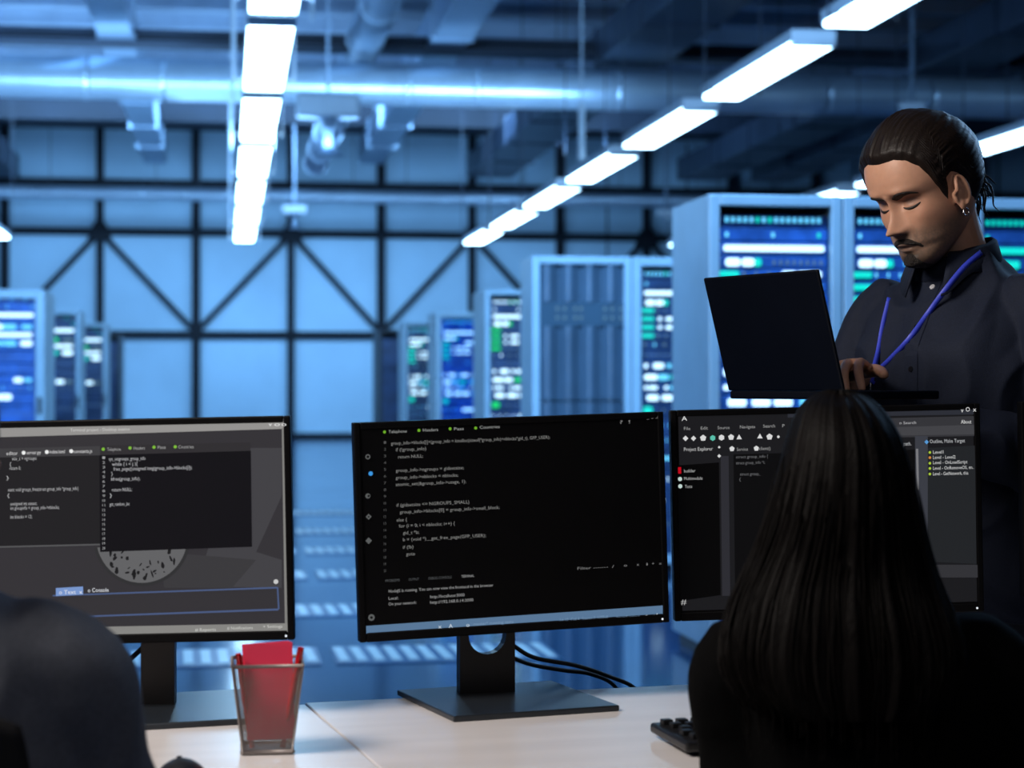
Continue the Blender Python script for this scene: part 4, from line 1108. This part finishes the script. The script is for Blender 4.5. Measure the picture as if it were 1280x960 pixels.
# shirt
bm = bmesh.new()
loft(bm, [(0, 0, .84, .168, .128), (0, 0, .90, .168, .130), (0, 0, 1.0, .162, .126), (0, .004, 1.12, .162, .128), (0, .006, 1.22, .168, .134), (0, .004, 1.30, .170, .126), (0, -.004, 1.355, .160, .105), (0, -.010, 1.395, .130, .085), (0, -.010, 1.425, .098, .074), (0, -.006, 1.450, .074, .066), (0, .0, 1.466, .064, .062)], 56, 2.3)
capsule(bm, [Lsh+Vector((.03, 0, .002)), Lsh+Vector((-.006, 0, -.03)), (Lsh+Lel)/2, Lel+Vector((-.005, -.01, .0)), (Lel+Lwr)/2, Lwr+(Lel-Lwr)*.16], [.056, .062, .063, .058, .052, .042], 20, 5)
capsule(bm, [Rsh+Vector((-.03, 0, .002)), Rsh+Vector((.006, 0, -.03)), (Rsh+Rel)/2, Rel+Vector((.005, -.01, .0)), (Rel+Rwr)/2, Rwr+(Rel-Rwr)*.16], [.056, .060, .060, .056, .050, .042], 20, 5)
shirt = build('shirt', bm, M['shirt'], man); remesh(shirt, .0050, 8, .5); clothes_noise(shirt, .0120, 12)
remesh_ok = True
SB = bvh(shirt)
CB = [None]
def on_shirt(px, py, off=.004):
    a = MRi @ CAM; d = (MRi.to_3x3() @ ray(px, py)).normalized(); h = SB.ray_cast(a, d)
    if CB[0]:
        g = CB[0].ray_cast(a, d)
        if g[0] and (not h[0] or g[3] < h[3]): h = g
    return (h[0]-d*off) if h[0] else None
# collar
bm = bmesh.new(); n = 48; top = []; mid = []; bot = []
cc_ = Vector((0, .004, 1.455))
for i in range(n+1):
    a = -2.72+5.44*i/n; b = abs(a); s_, c_ = math.sin(a), -math.cos(a)      # a=0 is the nape
    fr = sstep(1.6, 2.72, b)
    rt = .068-.004*fr; zt = .040-.030*sstep(.6, 2.6, b)
    rb = .082+.014*fr; zb = -.006-.020*sstep(.8, 2.0, b)-.042*sstep(2.1, 2.72, b)
    top.append(bm.verts.new(cc_+Vector((s_*rt, c_*rt*.95+.006, zt)))); 
    mid.append(bm.verts.new(cc_+Vector((s_*(rt+.006), c_*(rt+.006)+.006, zt-.004))))
    bot.append(bm.verts.new(cc_+Vector((s_*rb*(1.0-.10*fr), c_*rb*1.05+.012*fr, zb))))
for R1, R2 in ((top, mid), (mid, bot)):
    for i in range(n): bm.faces.new((R1[i], R1[i+1], R2[i+1], R2[i])).smooth = True
col = build('collar', bm, M['shirt'], shirt); md = col.modifiers.new('s', 'SOLIDIFY'); md.thickness = .003; md.offset = 0
bm = bmesh.new(); rings = []
for z, r in ((1.435, .070), (1.478, .0645)):
    rings.append([bm.verts.new((math.sin(2*PI*k/40)*r, .006-math.cos(2*PI*k/40)*r*.97, z-.020*sstep(-.2, 1, -math.cos(2*PI*k/40)))) for k in range(40)])
for k in range(40): bm.faces.new((rings[0][k], rings[0][(k+1) % 40], rings[1][(k+1) % 40], rings[1][k])).smooth = True
c2 = build('collar_stand', bm, M['shirt'], shirt); md = c2.modifiers.new('s', 'SOLIDIFY'); md.thickness = .003
# placket
bm = bmesh.new(); L_ = []
for i in range(26):
    z = 1.425-.02*i; row = []
    for dx in (-.016, -.014, .014, .016):
        h = SB.ray_cast(Vector((dx, .5, z)), Vector((0, -1, 0))); off = .0018 if abs(dx) < .015 else -.001
        row.append(bm.verts.new(h[0]+Vector((0, off, 0)) if h[0] else Vector((dx, .1, z))))
    L_.append(row)
for a, b in zip(L_, L_[1:]):
    for k in range(3): bm.faces.new((a[k], a[k+1], b[k+1], b[k]))
build('placket', bm, M['shirt'], shirt)
for i, z in enumerate((1.405, 1.335, 1.262, 1.19, 1.115, 1.04)):
    h = SB.ray_cast(Vector((0, .5, z)), Vector((0, -1, 0)))
    if h[0]:
        nn = h[1]; bm = bmesh.new(); Mx = Matrix.Translation(h[0]+Vector((0, .002, 0))) @ nn.to_track_quat('Z', 'Y').to_matrix().to_4x4()
        bmesh.ops.create_cone(bm, cap_ends=True, segments=20, radius1=.0055, radius2=.0048, depth=.003, matrix=Mx)
        build('shirt_button', bm, M['button_pale' if i == 0 else 'button_dark'], shirt)
# cuffs
for wr, el in ((Lwr, Lel), (Rwr, Rel)):
    bm = bmesh.new(); d = (el-wr).normalized(); tube(bm, [wr+d*.015, wr+d*.055], [.036, .040], 28, caps=False)
    cf = build('cuff', bm, M['shirt'], shirt); md = cf.modifiers.new('s', 'SOLIDIFY'); md.thickness = .004
# trousers, shoes
bm = bmesh.new()
loft(bm, [(0, -.045, .76, .150, .105), (0, -.03, .86, .158, .112), (0, -.01, .95, .154, .110), (0, 0, 1.0, .15, .105)])
for s in (-1, 1): capsule(bm, [(s*.075, -.04, .86), (s*.09, -.07, .5), (s*.10, -.08, .12)], [.090, .070, .058], 20, 6)
tr = build('trousers', bm, M['trousers'], man); remesh(tr, .009, 4); clothes_noise(tr, .004, 10)
for s in (-1, 1):
    bm = bmesh.new(); rr_ = []
    loft(bm, [(s*.105, -.02, .0, .045, .135), (s*.105, -.02, .02, .047, .137), (s*.105, -.025, .05, .042, .12), (s*.102, -.06, .08, .040, .07), (s*.10, -.08, .11, .042, .05)], 28); build('shoe', bm, M['shoe'], man)
# lanyard on the shirt surface
def ribbon(name, pts, w, parent, m):
    C = [on_shirt(*p) for p in pts]; C = [c for c in C if c is not None]; C = catmull(C, 6); bm = bmesh.new(); A = []; 
    vd = (MRi.to_3x3() @ FWD)
    for i, c in enumerate(C):
        d = (C[min(i+1, len(C)-1)]-C[max(i-1, 0)]).normalized(); s_ = d.cross(vd).normalized()
        A.append([bm.verts.new(c+s_*w/2), bm.verts.new(c-s_*w/2)])
    for a, b in zip(A, A[1:]): bm.faces.new((a[0], a[1], b[1], b[0])).smooth = True
    o = build(name, bm, m, parent); md = o.modifiers.new('s', 'SOLIDIFY'); md.thickness = .0015; return o
CB[0] = bvh(col)
ly = thing('lanyard', 'bright blue ribbon lanyard round the standing man’s neck', 'lanyard', (0, 0, 0)); ly.matrix_world = MR
ribbon('ribbon', [(1122, 342), (1112, 372), (1104, 405), (1098, 438), (1092, 462), (1089, 478)], .0085, ly, M['lanyard'])
ribbon('ribbon', [(1227, 315), (1205, 334), (1182, 362), (1160, 392), (1138, 422), (1115, 447), (1098, 464), (1090, 478)], .0095, ly, M['lanyard'])
bm = bmesh.new(); q = on_shirt(1088, 478, .006); q = q if q else Vector((0, .15, 1.23)); tube(bm, [q, q-Vector((0, 0, .022))], .0022, 8); build('clip', bm, M['clip'], ly)

# laptop
BR, BL = P(1056, 484, 3.0), P(912, 492, 3.24); TLp, TRp = P(880, 342, 3.21), P(1028, 342, 2.965)
hx = (BR-BL); hx.z = 0; LWd = hx.length; hx.normalize(); zc0 = (BR.z+BL.z)/2
upv = ((TLp-BL)+(TRp-BR))/2; LH_ = upv.length; upv = (upv-hx*upv.dot(hx)).normalized()
nrm = hx.cross(upv).normalized()      # lid normal
if nrm.dot(FWD0) > 0: nrm = -nrm      # outer side faces the camera
HO = (BL+BR)/2
lt = thing('laptop', 'open black laptop held by the standing man, seen from behind the lid', 'laptop', (0, 0, 0))
Rl = Matrix((hx, upv, nrm)).transposed().to_4x4(); Rl.translation = HO
bm = bmesh.new(); box(bm, -LWd/2, LWd/2, 0, LH_, -.003, .003, bev=.0028, mtx=Rl)
build('laptop_lid', bm, M['laptop'], lt)
bd = Vector((hx.y, -hx.x, 0)); 
if bd.dot(FWD0) < 0: bd = -bd
print('laptop', LWd, LH_, bd, (MRi @ HO), (MRi @ (HO+bd*.21)))
Rb = Matrix((hx, bd, Vector((0, 0, 1)))).transposed().to_4x4(); Rb.translation = Vector((HO.x, HO.y, zc0-.010))
if Rb.to_3x3().determinant() < 0: pass
bm = bmesh.new(); box(bm, -LWd/2, LWd/2, .0, .205, -.004, .010, bev=.003, mtx=Rb); build('laptop_base', bm, M['laptop'], lt)
bm = bmesh.new()
for r_ in range(5):
    for c_ in range(13): box(bm, -LWd/2+.02+c_*(LWd-.04)/13, -LWd/2+.02+(c_+.88)*(LWd-.04)/13, .03+r_*.018, .045+r_*.018, .0102, .0112, mtx=Rb)
build('keyboard_field', bm, M['key'], lt)
bm = bmesh.new(); box(bm, -LWd/2+.006, LWd/2-.006, .008, LH_-.006, -.0036, -.0031, mtx=Rl); build('laptop_screen', bm, E(60, 66, 78), lt)

# ---------------------------------------------------------------- the seated woman
wo = cpt(.425, 2.33, 0); wang = math.atan2(FWD0.y, FWD0.x)-PI/2+math.radians(-4)
WR = Matrix.Translation(wo) @ Matrix.Rotation(wang, 4, 'Z')
chair('black office chair under the long-haired woman', .425, 2.33, wang)
HW = Matrix.Translation((-.022, .02, 1.098)) @ Matrix.Rotation(math.radians(3), 4, 'Z') @ Matrix.Rotation(math.radians(-6), 4, 'X'); ws = .88
bm = bmesh.new(); head_grid(bm, HW, ws, 90, 110)
capsule(bm, [(0, 0, .90), (-.01, .0, .96), (-.025, .008, 1.05)], [.06, .05, .05], 20, 5)
loft(bm, [(0, 0, .50, .16, .12), (0, 0, .58, .15, .11), (0, 0, .70, .12, .085), (0, .0, .82, .13, .09), (0, 0, .90, .12, .07), (0, 0, .935, .07, .05)])
wL = [Vector((-.146, 0, .905)), Vector((-.138, .01, .70)), Vector((-.10, .20, .765))]
wR = [Vector((.155, 0, .90)), Vector((.245, .0, .70)), Vector((.20, .21, .785))]
for a, hs in ((wL, -1), (wR, 1)): capsule(bm, [a[0], (a[0]+a[1])/2, a[1], (a[1]+a[2])/2, a[2]], [.045, .040, .034, .030, .022], 14, 4)
hand(bm, frame(wL[2]+Vector((0, .01, .0)), (.1, 1, .12)), 1, [(.35, .4, .3)]*4, (.6, .4), .9)
hand(bm, frame(wR[2]+Vector((.005, .01, .0)), (.15, 1, .05)), -1, [(.35, .4, .3)]*4, (.6, .4), .9)
for s in (-1, 1): capsule(bm, [(s*.08, 0, .53), (s*.10, .36, .53), (s*.10, .36, .40), (s*.10, .34, .08)], [.07, .05, .05, .035], 14, 5)
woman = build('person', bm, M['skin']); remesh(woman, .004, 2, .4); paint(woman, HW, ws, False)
tag(woman, 'woman seen from behind with long straight black hair, seated at the right monitor', 'person'); woman.matrix_world = WR
bm = bmesh.new()
loft(bm, [(0, 0, .47, .18, .14), (0, 0, .55, .165, .13), (0, 0, .66, .138, .105), (0, 0, .76, .145, .108), (0, 0, .85, .160, .104), (0, 0, .92, .150, .082), (0, -.002, .945, .10, .065), (0, 0, .965, .065, .055)], 48)
for a, k in ((wL, -1), (wR, 1)): capsule(bm, [a[0]+Vector((-k*.02, 0, .0)), a[0]+Vector((k*.008, 0, -.03)), (a[0]+a[1])/2, a[1], (a[1]+a[2])/2, a[2]+(a[1]-a[2])*.2], [.058, .060, .056, .050, .045, .037], 18, 5)
top = build('jumper', bm, M['top_black'], woman); remesh(top, .007, 8); clothes_noise(top, .004, 14, 3)
bm = bmesh.new()
loft(bm, [(0, .02, .463, .18, .14), (0, .02, .50, .18, .15), (0, .02, .58, .17, .13)])
for s in (-1, 1): capsule(bm, [(s*.085, 0, .54), (s*.105, .36, .54), (s*.105, .37, .42), (s*.105, .35, .12)], [.085, .066, .064, .052], 18, 5)
tr = build('trousers', bm, M['trousers'], woman); remesh(tr, .010, 4)
for s in (-1, 1):
    bm = bmesh.new(); loft(bm, [(s*.105, .38, .0, .04, .12), (s*.105, .38, .03, .04, .12), (s*.105, .35, .07, .038, .07), (s*.105, .34, .10, .038, .045)], 24); build('shoe', bm, M['shoe'], woman)
# long hair: a sheet wrapped over crown and back, ridged into strands
def wpx(px, py, d): return WR.inverted() @ P(px, py, d)
hsec = []   # (z, left, right, ycentre, depth)
rowsH = [(487, 1034, 1062), (492, 1020, 1078), (502, 1006, 1094), (520, 994, 1110), (545, 985, 1124), (575, 977, 1134), (610, 967, 1141), (650, 955, 1148), (690, 940, 1156), (730, 920, 1168), (770, 906, 1180), (810, 900, 1186), (840, 908, 1180), (862, 925, 1168), (878, 950, 1150)]
bm = bmesh.new(); nt = 260; rings = []
RH_ = []
for py, l, r in rowsH:
    a = wpx(l, py, 2.33); b = wpx(r, py, 2.33); z = (a.z+b.z)/2
    RH_.append((z, a.x, b.x))
RH_.sort()
tl = [(q[0], q[1]) for q in RH_]; trr = [(q[0], q[2]) for q in RH_]
DB = [(.80, -.125), (.86, -.135), (.95, -.125), (1.02, -.105), (1.10, -.100), (1.17, -.085), (1.205, -.055), (1.224, -.02)]   # back surface y
DF = [(.80, -.085), (.90, -.050), (.96, .0), (1.0, .040), (1.06, .065), (1.12, .085), (1.17, .080), (1.205, .055), (1.224, .02)]
nzr = 150; zt, zb_ = RH_[-1][0], RH_[0][0]
for i in range(nzr+1):
    z = zt+(zb_-zt)*i/nzr; L = sint(tl, z); R_ = sint(trr, z); yb_ = sint(DB, z); yf_ = sint(DF, z); ring = []
    for k in range(nt):
        t = 2*PI*k/nt; ca, sa = math.cos(t), math.sin(t)
        x = (L+R_)/2+(R_-L)/2*math.copysign(abs(ca)**.9, ca); y = (yf_+yb_)/2+(yf_-yb_)/2*math.copysign(abs(sa)**.9, sa)
        low = sstep(1.2, .85, z)
        g = noise.noise(Vector((t*7, z*1.6, 1)))*.010*(.25+low)+noise.noise(Vector((t*26, z*2.0, 4)))*.0040*(.3+low)+noise.noise(Vector((t*80, z*2.5, 9)))*.0016
        c_ = Vector((x-(L+R_)/2, y-(yf_+yb_)/2, 0)); c_ = c_.normalized() if c_.length > 1e-5 else c_
        ring.append(bm.verts.new(Vector((x, y, z))+c_*g))
    rings.append(ring)
for a, b in zip(rings, rings[1:]):
    for k in range(nt): bm.faces.new((a[k], b[k], b[(k+1) % nt], a[(k+1) % nt])).smooth = True
bm.faces.new(rings[0]); 
build('hair', bm, M['hair_woman'], woman)
random.seed(3); bm = bmesh.new()
for k in range(210):         # loose strands on the surface and at the ends
    t = random.uniform(PI*.98, PI*2.02); pts = []; zs = random.uniform(1.15, .98); ze = random.uniform(.80, .90); wv = random.uniform(-.012, .012); n_ = 9; ph = random.uniform(0, 6)
    for j in range(n_):
        z = zs+(ze-zs)*j/(n_-1); zz = max(z, zb_+.012); L = sint(tl, zz); R_ = sint(trr, zz); yb_ = sint(DB, zz); yf_ = sint(DF, zz)
        tt = t+wv*j; ca, sa = math.cos(tt), math.sin(tt); e = 1.02+.02*math.sin(ph+j*.8)
        pts.append(Vector(((L+R_)/2+(R_-L)/2*math.copysign(abs(ca)**.9, ca)*e, (yf_+yb_)/2+(yf_-yb_)/2*math.copysign(abs(sa)**.9, sa)*e-.001, z)))
    r_ = random.uniform(.0006, .0016); tube(bm, pts, [r_*.5]+[r_]*(n_-3)+[r_*.6, r_*.15], 4, sub=3)
build('loose_strand', bm, M['hair_woman'], woman)['kind'] = 'stuff'

# ---------------------------------------------------------------- the person at the left edge
po = cpt(-.622, 1.95, 0); pang = math.atan2(FWD0.y, FWD0.x)-PI/2+math.radians(4)
PR = Matrix.Translation(po) @ Matrix.Rotation(pang, 4, 'Z')
chair('black office chair under the person at the left edge', -.600, 1.95, pang)
HP = Matrix.Translation((.000, .03, 1.15)) @ Matrix.Rotation(math.radians(-3), 4, 'X'); ps = 1.03
bm = bmesh.new(); head_grid(bm, HP, ps, 90, 110)
for sd in (-1, 1): ear(bm, HP, ps, sd)
capsule(bm, [(0, 0, .95), (0, .005, 1.02), (-.005, .02, 1.10)], [.07, .06, .056], 20, 5)
loft(bm, [(0, 0, .50, .16, .12), (0, 0, .60, .15, .11), (0, 0, .75, .15, .10), (0, 0, .88, .14, .09), (0, 0, .94, .10, .06), (0, 0, .985, .05, .05)])
pL = [Vector((-.18, 0, .94)), Vector((-.22, .03, .72)), Vector((-.12, .26, .79))]
pRr = [Vector((.170, 0, .955)), Vector((.212, .035, .72)), Vector((.11, .26, .79))]
for a in (pL, pRr): capsule(bm, [Vector((a[0].x*.75, 0, a[0].z-.03)), (a[0]+a[1])/2, a[1], (a[1]+a[2])/2, a[2]], [.036, .042, .038, .034, .025], 14, 4)
hand(bm, frame(pL[2]+Vector((0, .01, 0)), (.1, 1, .0)), 1, [(.3, .4, .3)]*4, (.6, .4), 1)
hand(bm, frame(pRr[2]+Vector((0, .01, 0)), (.1, 1, .0)), -1, [(.3, .4, .3)]*4, (.6, .4), 1)
for s in (-1, 1): capsule(bm, [(s*.09, 0, .54), (s*.11, .40, .54), (s*.11, .40, .42), (s*.11, .38, .09)], [.07, .055, .05, .035], 14, 5)
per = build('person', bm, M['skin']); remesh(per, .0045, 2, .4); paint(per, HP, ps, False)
tag(per, 'person in a charcoal shirt at the left edge, shoulder and arm seen from behind', 'person'); per.matrix_world = PR
hair_cap('hair', HP, ps, lambda t: interp([(0, .075), (.8, .055), (1.1, .0), (1.4, -.02), (1.5, .026), (1.75, .02), (2.0, -.04), (PI, -.07)], t), .012, M['hair_man'], per, 60, 120)
bm = bmesh.new()
loft(bm, [(0, 0, .47, .19, .145), (0, 0, .56, .185, .14), (0, 0, .70, .18, .13), (0, 0, .82, .185, .130), (0, 0, .90, .182, .118), (0, -.002, .965, .165, .095), (0, -.002, 1.005, .12, .075), (0, 0, 1.035, .070, .062)], 48)
for a, k in ((pL, -1), (pRr, 1)): capsule(bm, [a[0]+Vector((-k*.03, 0, .0)), a[0]+Vector((k*.006, 0, -.03)), (a[0]+a[1])/2, a[1], (a[1]+a[2])/2, a[2]+(a[1]-a[2])*.15], [.060, .062, .062, .060, .052, .042], 18, 5)
sh = build('shirt', bm, M['shirt_grey'], per); remesh(sh, .007, 8); clothes_noise(sh, .005, 12, 8)
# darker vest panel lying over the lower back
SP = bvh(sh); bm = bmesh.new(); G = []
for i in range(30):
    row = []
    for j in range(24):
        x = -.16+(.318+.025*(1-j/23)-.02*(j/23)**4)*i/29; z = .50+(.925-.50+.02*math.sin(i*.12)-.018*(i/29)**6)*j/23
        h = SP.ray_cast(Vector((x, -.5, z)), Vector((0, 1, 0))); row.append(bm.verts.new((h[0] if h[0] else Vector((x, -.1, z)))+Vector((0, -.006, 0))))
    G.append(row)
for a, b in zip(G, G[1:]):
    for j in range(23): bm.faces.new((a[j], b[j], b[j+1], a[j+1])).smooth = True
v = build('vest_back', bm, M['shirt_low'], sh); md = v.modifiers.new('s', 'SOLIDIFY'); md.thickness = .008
bm = bmesh.new(); loft(bm, [(0, .02, .463, .18, .14), (0, .02, .50, .18, .15), (0, .02, .58, .17, .13)])
for s in (-1, 1): capsule(bm, [(s*.09, 0, .55), (s*.112, .40, .55), (s*.112, .41, .42), (s*.112, .39, .12)], [.09, .072, .068, .056], 18, 5)
tr = build('trousers', bm, M['trousers'], per); remesh(tr, .010, 4)
for s in (-1, 1):
    bm = bmesh.new(); loft(bm, [(s*.112, .42, .0, .045, .13), (s*.112, .42, .03, .045, .13), (s*.112, .39, .07, .04, .075), (s*.112, .38, .10, .04, .05)], 24); build('shoe', bm, M['shoe'], per)

# ================================================================== LIGHTS
def area(name, loc, target, sx, sy, power, col, spread=180):
    l = bpy.data.lights.new(name, 'AREA'); l.shape = 'RECTANGLE'; l.size = sx; l.size_y = sy; l.energy = power; l.color = col; l.spread = math.radians(spread)
    o = bpy.data.objects.new(name, l); COL.objects.link(o); o.location = loc
    d = Vector(target)-Vector(loc); o.rotation_euler = d.to_track_quat('-Z', 'Y').to_euler(); return o
BL = (.28, .58, 1.0)
area('added_wall_wash', (1.0, 36, 6.6), (.6, 47, 1.6), 14, .6, 1200, BL)  # added unseen light that brightens the back wall
area('added_hall_fill', (0, 6, 5.6), (1.5, 20, .3), 6, 1.0, 820, BL, 120)  # added out of frame to light rack and duct fronts
area('added_low_wash', (1.5, 41.5, 3.9), (1.5, 47, .9), 13, .3, 280, BL)  # second added wash, lifts the lower wall and its floor reflection
area('added_ceiling_fill_left', (-3, 31, 4.4), (-3, 32.5, 8), 5, 9, 430, BL)  # added upward light, hidden from below, brightens the left roof
area('added_ceiling_fill_mid', (rowx[1], 28, 4.4), (rowx[1], 28, 8), 1.2, 14, 90, BL)  # added above the lamp row to lighten the roof, no fixture
area('added_pipe_wash', (-1, 25.9, 4.5), (-1, 27.4, 5.55), 13, .12, 260, BL, 110)  # added hidden strip that puts the highlight on the fat pipe
w = bpy.data.worlds.new('world'); sc.world = w; w.use_nodes = True
bg = w.node_tree.nodes['Background']; bg.inputs[0].default_value = (.02, .06, .14, 1); bg.inputs[1].default_value = .3
def cpos(xc, d, z): 
    v = RIGHT*xc+FWD0*d; return Vector((v.x, v.y, z))
k = area('studio_key', cpos(-1.5, 1.9, 2.6), cpos(.7, 3.3, 1.35), .9, .9, 74, (1.0, .91, .83))
area('studio_fill', cpos(.6, .3, 2.8), cpos(.2, 2.9, .8), 1.6, .8, 8, (1.0, .94, .92))
area('hall_rim', cpos(2.3, 5.2, 2.6), cpos(.8, 3.2, 1.3), .8, 1.2, 25, (.35, .62, 1.0))
